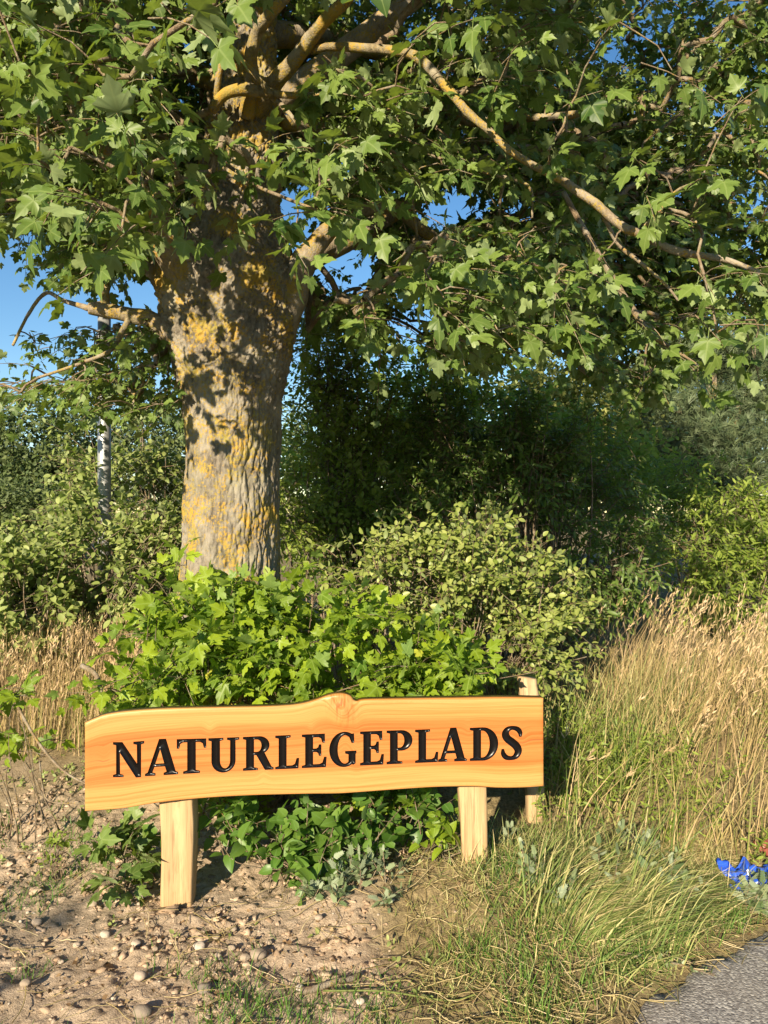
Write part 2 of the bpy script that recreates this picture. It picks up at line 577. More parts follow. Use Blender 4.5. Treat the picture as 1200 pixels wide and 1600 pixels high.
xs = np.concatenate([[-400, -150, -60, -30, -16, -9], np.arange(-5, -2, .12), np.arange(-2, 2.2, .0105), np.arange(2.2, 5.5, .12), [9, 16, 30, 60, 150, 400]])
ys = np.concatenate([[-300, -80, -30, -12, -5, -2, 0, 1, 1.6], np.arange(2.0, 4.0, .0105), np.arange(4.0, 8, .1), [8.5, 10, 12, 15, 20, 30, 50, 90, 180, 420, 1200]])
X, Y = np.meshgrid(xs, ys, indexing='ij')
Z = gh(X, Y)
nx, ny = X.shape
i, j = np.meshgrid(np.arange(nx - 1), np.arange(ny - 1), indexing='ij')
q = np.stack([i * ny + j, (i + 1) * ny + j, (i + 1) * ny + j + 1, i * ny + j + 1], -1).reshape(-1, 4)
me = mesh('ground', np.stack([X, Y, Z], -1).reshape(-1, 3), q, {'veg': veg_mask(X, Y).ravel()}, True, M['soil'])
obj('ground', me, kind='structure')

# asphalt path: a sheet with a ragged edge, lying a little above the flattened verge
ex = np.unique(np.concatenate([np.linspace(-6, .2, 24), np.linspace(.2, 2.2, 120), np.linspace(2.2, 9, 40), np.linspace(9, 30, 12)]))
ey = path_edge_y(ex) - .004 + .025 * fbm(np.stack([ex * 9, 0 * ex, 0 * ex], 1), 3, 4) + .02 * fbm(np.stack([ex * 40, 0 * ex, 0 * ex], 1), 2, 8)
rows = [0, .012, .06, .3, .9, 1.6, 2.6]
zz = [-.022, -.002, .004, .010, .02, .02, .0]
V = []
for r, z in zip(rows, zz):
    V.append(np.stack([ex + r * .6, ey - r * 1.15, np.full_like(ex, z)], 1))
V = np.concatenate(V)
k = len(ex)
i, j = np.meshgrid(np.arange(len(rows) - 1), np.arange(k - 1), indexing='ij')
q = np.stack([(i + 1) * k + j, (i + 1) * k + j + 1, i * k + j + 1, i * k + j], -1).reshape(-1, 4)
obj('asphalt_path', mesh('asphalt_path', V, q, None, True, M['asphalt']), kind='structure')

# ------------------------------------------------------------------ the sign
BK = .085
BY0, BX0 = 2.90, -1.175
BN = math.hypot(1, BK)
def board_uv(px, py):
    a = (np.asarray(px, float) - 600) / F
    Yb = (BY0 - BX0 * BK) / (1 - a * BK)
    return (a * Yb - BX0) * BN, EYE + (800 - np.asarray(py, float)) / F * Yb
def on_board(u, v, d=0.):
    """board coordinates (along, up, depth behind the face) to world"""
    return np.stack([BX0 + u / BN - d * BK / BN, BY0 + u * BK / BN + d / BN, v + 0 * u], -1)

top = [(132, 1130), (148, 1123), (166, 1117), (200, 1112), (260, 1108), (340, 1106), (430, 1104), (470, 1100.5), (497, 1093), (512, 1087.5), (526, 1084.5), (538, 1084.5), (548, 1088), (553, 1094.5), (560, 1096.5), (572, 1093.5), (650, 1092), (720, 1091), (790, 1090), (849.5, 1091)]
bot = [(850, 1229), (820, 1231), (780, 1231.5), (740, 1229.5), (690, 1230), (650, 1232), (600, 1235.5), (560, 1238.5), (525, 1240.5), (480, 1241), (400, 1243), (340, 1246), (290, 1250), (250, 1254.5), (215, 1260), (190, 1264), (150, 1267), (132, 1268)]
def resample(P, step):
    P = np.asarray(P, float)
    d = np.concatenate([[0], np.cumsum(np.linalg.norm(np.diff(P, axis=0), axis=1))])
    t = np.linspace(0, d[-1], max(2, int(round(d[-1] / step)) + 1))
    return np.stack([np.interp(t, d, P[:, 0]), np.interp(t, d, P[:, 1])], 1)
tu = np.stack(board_uv(*np.array(top).T), 1)
bu = np.stack(board_uv(*np.array(bot).T), 1)
tu_s = catmull(np.c_[tu, 0 * tu[:, 0]], 6)[:, :2]
bu_s = catmull(np.c_[bu, 0 * bu[:, 0]], 6)[:, :2]
outline = np.vstack([resample(tu_s, .009), resample(np.vstack([tu_s[-1], bu_s[0]]), .009)[1:-1], resample(bu_s, .009), resample(np.vstack([bu_s[-1], tu_s[0]]), .009)[1:-1]])[::-1]
vt = lambda u: np.interp(u, tu_s[:, 0], tu_s[:, 1])
vb = lambda u: np.interp(u, bu_s[::-1, 0], bu_s[::-1, 1])

def arc(cx, cy, rx, ry, a0, a1, n=14):
    t = np.radians(np.linspace(a0, a1, n))
    return [(cx + rx * math.cos(k), cy + ry * math.sin(k)) for k in t]
def stroke(pts):
    P = catmull(np.array(pts), 6)
    T = nrm(np.gradient(P[:, :2], axis=0))
    Nn = np.stack([-T[:, 1], T[:, 0]], 1)
    return [tuple(x) for x in np.vstack([P[:, :2] + Nn * P[:, 2:] / 2, (P[:, :2] - Nn * P[:, 2:] / 2)[::-1]])]
G = {
 'N': ([(0, 0), (0, .055), (.09, .08), (.09, .92), (0, .945), (0, 1), (.26, 1), (.69, .36), (.69, .92), (.59, .945), (.59, 1), (.89, 1), (.89, .945), (.80, .92), (.80, -.02), (.66, -.02), (.19, .70), (.19, .08), (.29, .055), (.29, 0)], None),
 'A': ([(0, 0), (0, .055), (.075, .085), (.40, 1.02), (.585, 1.02), (.86, .085), (.93, .055), (.93, 0), (.53, 0), (.53, .055), (.615, .085), (.567, .25), (.255, .25), (.195, .085), (.285, .055), (.285, 0)], [(.28, .325), (.545, .325), (.425, .74)]),
 'T': ([(.19, 0), (.19, .055), (.31, .085), (.31, .92), (.17, .92), (.09, .87), (.06, .74), (0, .74), (0, 1), (.86, 1), (.86, .74), (.80, .74), (.77, .87), (.69, .92), (.55, .92), (.55, .085), (.67, .055), (.67, 0)], None),
 'U': ([(0, 1), (0, .945), (.09, .92), (.09, .32)] + arc(.43, .32, .34, .34, 180, 360)[1:] + [(.77, .92), (.88, .945), (.88, 1), (.54, 1), (.54, .945), (.63, .92), (.63, .32)] + arc(.475, .32, .155, .235, 360, 180)[1:] + [(.32, .92), (.42, .945), (.42, 1)], None),
 'R': ([(0, 0), (0, .055), (.09, .08), (.09, .92), (0, .945), (0, 1), (.47, 1)] + arc(.47, .74, .29, .26, 90, -60)[1:] + [(.82, .085), (.88, .055), (.88, 0), (.64, 0), (.39, .455), (.31, .455), (.31, .08), (.42, .055), (.42, 0)], [(.31, .925), (.41, .925)] + arc(.41, .73, .135, .195, 90, -90)[1:] + [(.31, .535)]),
 'L': ([(0, 0), (0, .055), (.1, .08), (.1, .92), (0, .945), (0, 1), (.44, 1), (.44, .945), (.32, .92), (.32, .085), (.5, .085), (.58, .13), (.63, .30), (.69, .30), (.67, 0)], None),
 'E': ([(0, 0), (0, .055), (.1, .08), (.1, .92), (0, .945), (0, 1), (.67, 1), (.67, .74), (.61, .74), (.57, .87), (.5, .915), (.32, .915), (.32, .56), (.43, .56), (.485, .60), (.505, .68), (.565, .68), (.565, .35), (.505, .35), (.485, .43), (.43, .47), (.32, .47), (.32, .085), (.52, .085), (.61, .13), (.66, .30), (.72, .30), (.70, 0)], None),
 'G': ([(.72, .96), (.73, .69), (.66, .69), (.585, .88)] + arc(.455, .5, .225, .44, 62, 298, 22) + [(.57, .14), (.57, .35), (.47, .38), (.47, .44), (.79, .44), (.79, .38), (.765, .35), (.765, .07), (.70, .035)] + arc(.435, .5, .435, .52, -58, -300, 34), None),
 'P': ([(0, 0), (0, .055), (.1, .08), (.1, .92), (0, .945), (0, 1), (.44, 1)] + arc(.44, .70, .32, .30, 90, -90)[1:] + [(.32, .40), (.32, .08), (.46, .055), (.46, 0)], [(.32, .925), (.39, .925)] + arc(.39, .70, .145, .225, 90, -90)[1:] + [(.32, .475)]),
 'D': ([(0, 0), (0, .055), (.1, .08), (.1, .92), (0, .945), (0, 1), (.38, 1)] + arc(.38, .5, .45, .5, 90, -90, 20)[1:], [(.32, .92), (.37, .92)] + arc(.37, .5, .225, .42, 90, -90, 18)[1:] + [(.32, .08)]),
 'S': (stroke([(.575, .70, .055), (.565, .82, .12), (.49, .925, .13), (.33, .965, .10), (.185, .91, .15), (.13, .775, .20), (.19, .64, .21), (.32, .53, .22), (.45, .41, .22), (.51, .26, .2), (.445, .105, .155), (.31, .04, .10), (.15, .07, .13), (.065, .18, .12), (.05, .32, .055)]), None),
}
WID = {'N': .89, 'A': .93, 'T': .86, 'U': .88, 'R': .88, 'L': .69, 'E': .72, 'G': .79, 'P': .76, 'D': .83, 'S': .63}
TXT = [('N', 177, 225), ('A', 227, 278), ('T', 276.5, 322), ('U', 326, 373.5), ('R', 380, 427), ('L', 430.5, 467), ('E', 472, 510), ('G', 515, 556.5), ('E', 563, 599.5), ('P', 604.5, 644), ('L', 649, 684.5), ('A', 685, 729), ('D', 734.5, 778), ('S', 783, 816)]
BX = [200, 252, 300, 350, 403, 450, 490, 535, 580, 625, 667, 707, 755, 800]
BB = [1214, 1211, 1208, 1205.5, 1203, 1201, 1199, 1197, 1195, 1193, 1191, 1189.3, 1188, 1186.5]
BT = [1160, 1156, 1155, 1153, 1151, 1149, 1147.5, 1145, 1142.5, 1141.5, 1140, 1138.5, 1137, 1135.5]
def densify(P, step):
    P = np.asarray(P, float)
    o = []
    for a, b in zip(P, np.roll(P, -1, 0)):
        k = max(1, int(np.linalg.norm(b - a) / step))
        o.append(a + (b - a) * np.linspace(0, 1, k, endpoint=False)[:, None])
    return np.vstack(o)
def inside(P, poly):
    x, y = P[:, 0], P[:, 1]
    r = np.zeros(len(P), bool)
    for a, b in zip(poly, np.roll(poly, -1, 0)):
        c = (a[1] > y) != (b[1] > y)
        r ^= c & (x < (b[0] - a[0]) * (y - a[1]) / (b[1] - a[1] + 1e-15) + a[0])
    return r
def seg_dist(P, poly):
    d = np.full(len(P), 9.)
    for a, b in zip(poly, np.roll(poly, -1, 0)):
        ab = b - a
        t = np.clip(((P - a) @ ab) / (ab @ ab + 1e-15), 0, 1)
        d = np.minimum(d, np.linalg.norm(P - a - t[:, None] * ab, axis=1))
    return d
glyphs = []
for ch, xl, xr in TXT:
    loops = []
    for li, L in enumerate(G[ch]):
        if L is None:
            continue
        L = np.asarray(L, float)
        e1, e2 = nrm(L - np.roll(L, 1, 0)), nrm(np.roll(L, -1, 0) - L)
        ar = np.sum(L[:, 0] * np.roll(L[:, 1], -1) - np.roll(L[:, 0], -1) * L[:, 1])
        nv = nrm(e1 + e2)
        nv = np.stack([nv[:, 1], -nv[:, 0]], 1) * np.sign(ar) * (1 if li == 0 else -1)
        L = L + nv * .012
        px = xl + L[:, 0] / WID[ch] * (xr - xl)
        b, t_ = np.interp(px, BX, BB), np.interp(px, BX, BT)
        loops.append(densify(np.stack(board_uv(px, b - L[:, 1] * (b - t_)), 1), .006))
    glyphs.append(loops)
pts, edges = [outline], []
def ring(o, k):
    return [(o + i, o + (i + 1) % k) for i in range(k)]
edges += ring(0, len(outline))
tot = len(outline)
for loops in glyphs:
    for L in loops:
        pts.append(L)
        edges += ring(tot, len(L))
        tot += len(L)
gu, gv = np.meshgrid(np.arange(.004, 1.9, .0115), np.arange(.3, 1.0, .0115), indexing='ij')
free = np.stack([gu.ravel(), gv.ravel()], 1) + rng.normal(0, .001, (gu.size, 2))
d_o = seg_dist(free, outline)
free = free[inside(free, outline) & (d_o > .010)]
for L in glyphs:
    lo = np.vstack(L).min(0) - .006
    hi = np.vstack(L).max(0) + .006
    m_ = (free > lo).all(1) & (free < hi).all(1)
    dd = np.min([seg_dist(free[m_], l) for l in L], axis=0)
    ins = np.zeros(m_.sum(), bool)
    for l in L:
        ins ^= inside(free[m_], l)
    kill = np.zeros(len(free), bool)
    kill[np.where(m_)[0][ins | (dd < .003)]] = True
    free = free[~kill]
    gx, gy = np.meshgrid(np.arange(lo[0], hi[0], .0036), np.arange(lo[1], hi[1], .0036), indexing='ij')
    g_ = np.stack([gx.ravel(), gy.ravel()], 1) + rng.normal(0, .0002, (gx.size, 2))
    ins = np.zeros(len(g_), bool)
    for l in L:
        ins ^= inside(g_, l)
    dd = np.min([seg_dist(g_, l) for l in L], axis=0)
    pts.append(g_[ins & (dd > .0017)])
# two rows just inside the rim, so that the edge can be rounded
To = nrm(np.roll(outline, -1, 0) - np.roll(outline, 1, 0))
No = np.stack([-To[:, 1], To[:, 0]], 1)
for d in (.0022, .0055):
    c_ = outline + No * d
    sd = seg_dist(c_, outline)
    pts.append(c_[inside(c_, outline) & (sd > d * .8)])
pts.append(free)
allp = np.vstack(pts)
res = delaunay_2d_cdt([Vector(tuple(p)) for p in allp], edges, [], 0, 1e-6)
PV = np.array([tuple(v) for v in res[0]])
TR = np.array([f for f in res[2] if len(f) == 3])
cen = PV[TR].mean(1)
in_b = inside(cen, outline)
lab = np.full(len(TR), -1)
for gi, L in enumerate(glyphs):
    lo, hi = np.vstack(L).min(0), np.vstack(L).max(0)
    m_ = np.where((cen > lo).all(1) & (cen < hi).all(1))[0]
    ins = np.zeros(len(m_), bool)
    for l in L:
        ins ^= inside(cen[m_], l)
    lab[m_[ins]] = gi
a_, b_ = PV[TR[:, 1]] - PV[TR[:, 0]], PV[TR[:, 2]] - PV[TR[:, 0]]
ccw = a_[:, 0] * b_[:, 1] - a_[:, 1] * b_[:, 0] > 0
TR[~ccw] = TR[~ccw][:, ::-1]
# counter-clockwise in (u, v) seen from the front: normal points to the camera

sign_loc = np.array([-.25, 2.98, float(gh(np.array([-.25]), np.array([2.98]))[0])])
sign = thing('wooden_sign', sign_loc, 'low wooden sign with black carved capital letters on a live-edge plank', 'sign')
bt_ = TR[in_b & (lab < 0)]
ub, inv = np.unique(bt_, return_inverse=True)
bt_ = inv.reshape(-1, 3)
P2 = PV[ub]
rim = seg_dist(P2, outline)
R_ = .006
dep = np.where(rim < R_, R_ - np.sqrt(np.maximum(0, R_ ** 2 - (R_ - np.minimum(rim, R_)) ** 2)), 0)
frac = (P2[:, 1] - vb(P2[:, 0])) / (vt(P2[:, 0]) - vb(P2[:, 0]))
ku, kv = board_uv(533, 1105)
kn = np.exp(-(((P2[:, 0] - ku - (kv - P2[:, 1]) * .25) / .044) ** 2 + ((P2[:, 1] - kv) / .075) ** 2))
for (x_, y_, s_, a_) in ((328, 1138, .02, .05), (163, 1178, .02, .07), (487, 1140, .018, .05), (540, 1160, .028, -.07), (733, 1142, .022, .05), (815, 1150, .024, .06), (412, 1212, .02, -.05)):
    u0, v0 = board_uv(x_, y_)
    frac = frac + a_ * np.exp(-((P2[:, 0] - u0) / s_) ** 2 - ((P2[:, 1] - v0) / (s_ * 1.6)) ** 2)
frac = frac + .25 * kn
dep = dep - .010 * kn * (1 + .8 * fbm(np.c_[P2 * np.array([70, 25]), 0 * P2[:, :1]], 3, 3)) * (rim > .004)
TH = .045
Vf = on_board(P2[:, 0], P2[:, 1], dep)
Vo1 = on_board(outline[:, 0], outline[:, 1], R_ + 0 * outline[:, 0])
oin = outline + No * -.0
Vo2 = on_board(outline[:, 0], outline[:, 1], TH + 0 * outline[:, 0])
ko = len(outline)
A = Acc()
fr_o = (outline[:, 1] - vb(outline[:, 0])) / (vt(outline[:, 0]) - vb(outline[:, 0]))
A.add(Vf, bt_, grain=frac, knot=kn)
ii = np.arange(ko)
A.add(np.vstack([Vo1, Vo2]), [np.stack([ii, ii + ko, (ii + 1) % ko + ko, (ii + 1) % ko], 1), (ko + ii[::-1])[None]], grain=np.r_[fr_o, fr_o], knot=0.)
me = A.mesh('board', M['board'], sign_loc, False)
sm = np.ones(len(me.polygons), bool)
sm[-1] = False
me.polygons.foreach_set('use_smooth', sm)
obj('board', me, sign)
for gi, L in enumerate(glyphs):
    t_ = TR[lab == gi]
    u_, inv = np.unique(t_, return_inverse=True)
    P2 = PV[u_]
    dd = np.min([seg_dist(P2, l) for l in L], axis=0)
    dp = .0075 * (1 - np.exp(-dd / .0050)) + .0025 * np.minimum(1, dd / .02)
    o = obj('letter', mesh('letter', on_board(P2[:, 0], P2[:, 1], dp) - sign_loc, inv.reshape(-1, 3), None, True, M['paint']), sign)

def loft_post(levels, bev=.006, crack=None, s=0, top_tilt=0.):
    """levels: (x0, x1, y0, y1, z) rectangles from bottom to top; gives an octagonal-edged post with uneven faces"""
    n = 26
    L = np.array(levels, float)
    zz = np.linspace(L[0, 4], L[-1, 4], n)
    x0, x1, y0, y1 = (np.interp(zz, L[:, 4], L[:, k]) for k in range(4))
    V = []
    pr = []
    m = 7
    t = np.linspace(0, 1, m)
    for k in range(n):
        a, b, c, d = x0[k], x1[k], y0[k], y1[k]
        sx = bev
        front = [(a + sx + (b - a - 2 * sx) * q, c) for q in t]
        right = [(b, c + sx + (d - c - 2 * sx) * q) for q in np.linspace(0, 1, 4)]
        back = [(b - sx - (b - a - 2 * sx) * q, d) for q in t]
        left = [(a, d - sx - (d - c - 2 * sx) * q) for q in np.linspace(0, 1, 4)]
        r = np.array(front + right + back + left)
        V.append(np.c_[r, np.full(len(r), zz[k])])
    V = np.array(V)
    k = V.shape[1]
    f = V.reshape(-1, 3)
    c = np.array([(x0.mean() + x1.mean()) / 2, (y0.mean() + y1.mean()) / 2])
    dirs = nrm(np.c_[f[:, :2] - c, 0 * f[:, 2]])
    f = f + dirs * (.004 * fbm(f * np.array([14, 14, 5]), 3, s))[:, None]
    if crack is not None:
        j0 = crack
        for i in range(n):
            f[i * k + j0, 1] += .010 * (0.4 + .6 * math.sin(i * .9) ** 2)
            f[i * k + j0, 0] += .005 * math.sin(i * .7)
    f[-k:, 2] += top_tilt * (f[-k:, 0] - c[0]) + .004 * fbm(f[-k:] * 40, 2, s)
    i, j = np.meshgrid(np.arange(n - 1), np.arange(k), indexing='ij')
    q = np.stack([i * k + j, i * k + (j + 1) % k, (i + 1) * k + (j + 1) % k, (i + 1) * k + j], -1).reshape(-1, 4)
    return f, [q, np.array([(n - 1) * k + np.arange(k)])]

def px_post(rows, Yf, depth, zlow, **kw):
    L = []
    for (xa, xb, py) in rows:
        a, b = U(xa, py, Yf), U(xb, py, Yf)
        L.append((a[0], b[0], Yf, Yf + depth, a[2]))
    L.sort(key=lambda r: r[4])
    if zlow is not None:
        L.insert(0, (*L[0][:4], zlow))
    return loft_post(L, **kw)

yl = BY0 + (U(274, 1300, 2.95)[0] - BX0) * BK + .050
V, f = px_post([(250, 298, 1436), (251, 299.5, 1380), (251.5, 301.5, 1320), (249.5, 302, 1285), (247.5, 300, 1255), (247, 300, 1180)], yl, .085, -.25, crack=3, s=1)
obj('post', mesh('post', V - sign_loc, f, None, False, M['post']), sign)
yr = BY0 + (U(740, 1300, 3.05)[0] - BX0) * BK + .050
V, f = px_post([(724, 764, 1370), (722, 762.5, 1330), (719, 761, 1270), (716.5, 760, 1233), (716, 760, 1160)], yr, .08, -.2, s=2)
obj('post', mesh('post', V - sign_loc, f, None, False, M['post']), sign)
# split post standing behind the sign's right end
V, f = px_post([(826, 853, 1300), (824, 852, 1235), (814, 845, 1092), (812, 841, 1074), (811, 839.5, 1062)], 3.62, .08, .0, bev=.014, s=5, top_tilt=-.12)
b0 = np.array([.74, 3.66, 0.1])
obj('wooden_post', mesh('wooden_post', V - b0, f, None, False, M['oldpost']), None, b0, 'pale split wooden post sticking up behind the right end of the sign', 'post')

# ------------------------------------------------------------------ leaves
def leaf_template(kind):
    """flat-ish leaf in the XY plane: stalk base at the origin, tip along +Y, normal +Z, blade about one unit long; V, tris, vein"""
    if kind == 'maple':
        half = [(.05, .0, 0), (.20, -.09, 0), (.32, -.05, 1), (.34, .03, 0), (.30, .10, .2), (.41, .13, .3), (.58, .42, 1), (.47, .42, .3), (.40, .50, .3), (.29, .42, 0), (.215, .47, 0), (.27, .58, .3), (.24, .70, .4), (.13, .76, .4)]
        tip = (0, .98, 1)
        rim = half + [tip] + [(-x, y, v) for x, y, v in half[::-1]]
        V = [(0, .06, 1), (0, .42, 1)] + [(x, y, v) for x, y, v in rim]
        n = len(rim)
        T = []
        h = len(half)
        for k in range(n - 1):
            c = 1 if (9 <= k < n - 10) else 0
            T.append((c, 2 + k, 2 + k + 1))
        T.append((0, 2 + 9, 1))
        T.append((0, 1, 2 + n - 10))
        T = [t for t in T]
        V = np.array(V, float)
        X_, Y_ = V[:, 0], V[:, 1]
        z = -.16 * Y_ ** 2 - .25 * X_ ** 2 - .06 * (1 - V[:, 2]) * 0 + np.where(V[:, 2] >= .99, -.03, .03)
        vein = V[:, 2].copy()
        P = np.c_[X_, Y_ + .0, z]
        # stalk
        s = np.array([(-.012, -.55, .10), (.012, -.55, .10), (.012, .07, 0), (-.012, .07, 0)])
        k = len(P)
        P = np.vstack([P, s])
        T += [(k, k + 1, k + 2), (k, k + 2, k + 3)]
        vein = np.r_[vein, [1] * 4]
        P[:, 1] += .55
        return P, np.array(T), vein
    if kind == 'oval':
        w = [0, .20, .29, .26, .15, 0]
    elif kind == 'narrow':
        w = [0, .11, .16, .14, .08, 0]
    elif kind == 'heart':
        w = [0, .34, .38, .30, .15, 0]
    ys_ = [0, .18, .42, .66, .86, 1.0]
    c = [(0, y, -.10 * y * y) for y in ys_]
    r = [(x, y - (.06 if kind == 'heart' and k == 1 else 0), .32 * x - .12 * y * y) for k, (x, y) in enumerate(zip(w, ys_))][1:-1]
    l = [(-x, y, z) for x, y, z in r]
    P = np.array(c + r + l)
    T = [(0, 6, 1), (5, 4, 9), (0, 1, 10), (5, 13, 4)]
    for k in range(3):
        T += [(1 + k, 6 + k, 7 + k), (1 + k, 7 + k, 2 + k), (1 + k, 11 + k, 10 + k), (1 + k, 2 + k, 11 + k)]
    vein = np.array([1.] * 6 + [0] * 8)
    return P, np.array(T), vein
def card_template():
    """a folded diamond: one leaf seen from far off"""
    P = np.array([(0, 0, 0), (.33, .45, .10), (0, 1, -.12), (-.33, .45, .10)])
    return P, np.array([(0, 1, 2), (0, 2, 3)]), np.zeros(4)
def pinnate_template(pairs=5):
    """a deeply cut leaf: narrow lobes left and right of a midrib"""
    P, T = [], []
    def lobe(o, d, L, w):
        n_ = np.array([-d[1], d[0], 0])
        k = len(P)
        P.extend([o - n_ * w * .3, o + d * L * .55 - n_ * w * .5, o + d * L + np.array([0, 0, -.05]), o + d * L * .55 + n_ * w * .5, o + n_ * w * .3])
        T.extend([(k, k + 1, k + 2), (k, k + 2, k + 3), (k, k + 3, k + 4)])
    for i in range(pairs):
        y = .15 + .14 * i
        L = .34 - .035 * i
        for sgn in (1, -1):
            lobe(np.array([0, y, 0]), nrm(np.array([sgn * .75, .66, .18])), L, .13)
    lobe(np.array([0., .0, 0]), np.array([0, 1., 0]), 1.0, .12)
    return np.array(P), np.array(T), np.zeros(len(P))
def needle_template(n=13):
    P, T = [], []
    r = np.random.default_rng(3)
    for i in range(n):
        a = r.uniform(0, 2 * np.pi)
        d = nrm(np.array([math.cos(a) * .7, r.uniform(.2, 1), math.sin(a) * .5 + .2]))
        o = np.array([0, r.uniform(0, .4), 0])
        s_ = np.array([.035, 0, .02])
        k = len(P)
        P.extend([o - s_, o + s_, o + d * .8])
        T.append((k, k + 1, k + 2))
    return np.array(P), np.array(T), np.zeros(len(P))
TM = {k: leaf_template(k) for k in ('maple', 'oval', 'narrow', 'heart')}
TM['card'] = card_template()
TM['pinnate'] = pinnate_template()
TM['needle'] = needle_template()

def frames(d, n):
    y = nrm(d)
    z = nrm(n - y * np.sum(n * y, 1, keepdims=True))
    x = np.cross(y, z)
    return np.stack([x, y, z], 1)          # rows: leaf axes in the world

def bake(acc, kind, pos, d, n, s, rnd):
    P, T, ve = TM[kind]
    R = frames(d, n)
    m, k = len(pos), len(P)
    # every leaf bends a little differently
    Pm = np.repeat(P[None], m, 0).copy()
    cur = rng.normal(0, .16, (m, 1))
    Pm[:, :, 2] += cur * Pm[:, :, 1] ** 2 + rng.normal(0, .25, (m, 1)) * Pm[:, :, 0] * np.abs(Pm[:, :, 0]) + rng.normal(0, .12, (m, 1)) * Pm[:, :, 0] * Pm[:, :, 1]
    Pm[:, :, 0] *= rng.uniform(.85, 1.12, (m, 1))
    V = np.einsum('mkc,mcw->mkw', Pm, R) * s[:, None, None] + pos[:, None]
    Fc = (T[None] + (np.arange(m) * k)[:, None, None]).reshape(-1, 3)
    acc.add(V.reshape(-1, 3), Fc, rnd=np.repeat(rnd, k), vein=np.tile(ve, m))

LEAFMESH = {}
def leaf_meshes(kind, mat, n=10):
    key = (kind, mat)
    if key not in LEAFMESH:
        L = []
        r = np.random.default_rng(hash(kind) % 1000 if False else len(kind) * 7)
        for i in range(n):
            P, T, ve = TM[kind]
            P = P.copy()
            P[:, 2] += r.normal(0, .16) * P[:, 1] ** 2 + r.normal(0, .25) * P[:, 0] * np.abs(P[:, 0]) + r.normal(0, .12) * P[:, 0] * P[:, 1]
            P[:, 0] *= r.uniform(.85, 1.1)
            L.append(mesh('leaf', P, T, {'rnd': np.full(len(P), (i + .5) / n * .9), 'vein': ve}, False, M[mat]))
        LEAFMESH[key] = L
    return LEAFMESH[key]

def leaves(root, loc, kind, mat, pos, d, n, s, rnd, nparts=0, part='leaf', rest='foliage'):
    """the largest leaves in view become parts of their own; the others one part of kind stuff"""
    px, py = proj(pos + nrm(d) * s[:, None] * .5)
    vis = (px > 2) & (px < 1198) & (py > 2) & (py < 1598) & (pos[:, 1] > .5)
    key = np.where(vis, s / np.maximum(pos[:, 1], .1), 0)
    o_ = np.argsort(-key)
    pick = o_[:nparts][key[o_[:nparts]] > 0]
    msk = np.zeros(len(pos), bool)
    msk[pick] = True
    R = frames(d, n)
    LM = leaf_meshes(kind, mat) if nparts else None
    for i in pick:
        o = bpy.data.objects.new(part, LM[min(9, int(rnd[i] * 10))])
        COL.objects.link(o)
        o.parent = root
        mt = np.eye(4)
        mt[:3, :3] = R[i].T * s[i]
        mt[:3, 3] = pos[i] - loc
        o.matrix_local = Matrix(mt.tolist())
    if (~msk).any():
        A = Acc()
        k = ~msk
        bake(A, kind, pos[k], d[k], n[k], s[k], rnd[k])
        obj(rest, A.mesh(rest, M[mat], loc), root, kind='stuff')

def sprig_leaves(B, D, L, k, size, droop=.25, upw=.8, spread=.9, sunw=.35, rand=.5, t0=.25, hang=.3):
    """k leaves along each of many sprigs; returns pos, dir, normal, size, sprig paths"""
    S = len(B)
    t = np.linspace(t0, 1, k)[None, :, None]
    D = nrm(D)
    dz = np.array([0, 0, -1.])
    path = lambda q: B[:, None] + D[:, None] * L[:, None, None] * q + dz * (droop * L[:, None, None] * q ** 2)
    pos = path(t)
    a = nrm(np.cross(D, rng.normal(0, 1, (S, 3))))
    b = np.cross(D, a)
    ph = np.arange(k)[None] * 2.4 + rng.uniform(0, 6.28, (S, 1))
    side = a[:, None] * np.cos(ph)[..., None] + b[:, None] * np.sin(ph)[..., None]
    dr = nrm(D[:, None] * (.45 + .6 * (t > .97)) + side * spread * (1 - .75 * (t > .97)) + dz * hang + rng.normal(0, .2, (S, k, 3)))
    nn = np.array([0, 0, 1.]) * upw + SUN * sunw + side * .15 + rng.normal(0, rand, (S, k, 3))
    sz = size * rng.uniform(.5, 1.2, (S, k))
    tw = path(np.linspace(0, 1, 4)[None, :, None])
    f = lambda q: q.reshape(-1, 3)
    return f(pos), f(dr), f(nn), sz.ravel(), tw

def in_blobs(blobs, n, shell=.55):
    """random points in ellipsoids (centre, radii), most of them near the surface; also outward directions"""
    vol = np.array([b[1][0] * b[1][1] * b[1][2] for b in blobs]) ** .75
    w = rng.choice(len(blobs), n, p=vol / vol.sum())
    c = np.array([b[0] for b in blobs])[w]
    r = np.array([b[1] for b in blobs])[w]
    u = nrm(rng.normal(0, 1, (n, 3)))
    rad = 1 - (1 - shell) * rng.uniform(0, 1, (n, 1)) ** 1.5
    lump = 1 + .5 * fbm(u * 2.6 + c * 3, 3, 31)[:, None]
    return c + u * r * rad * lump, nrm(u / r)

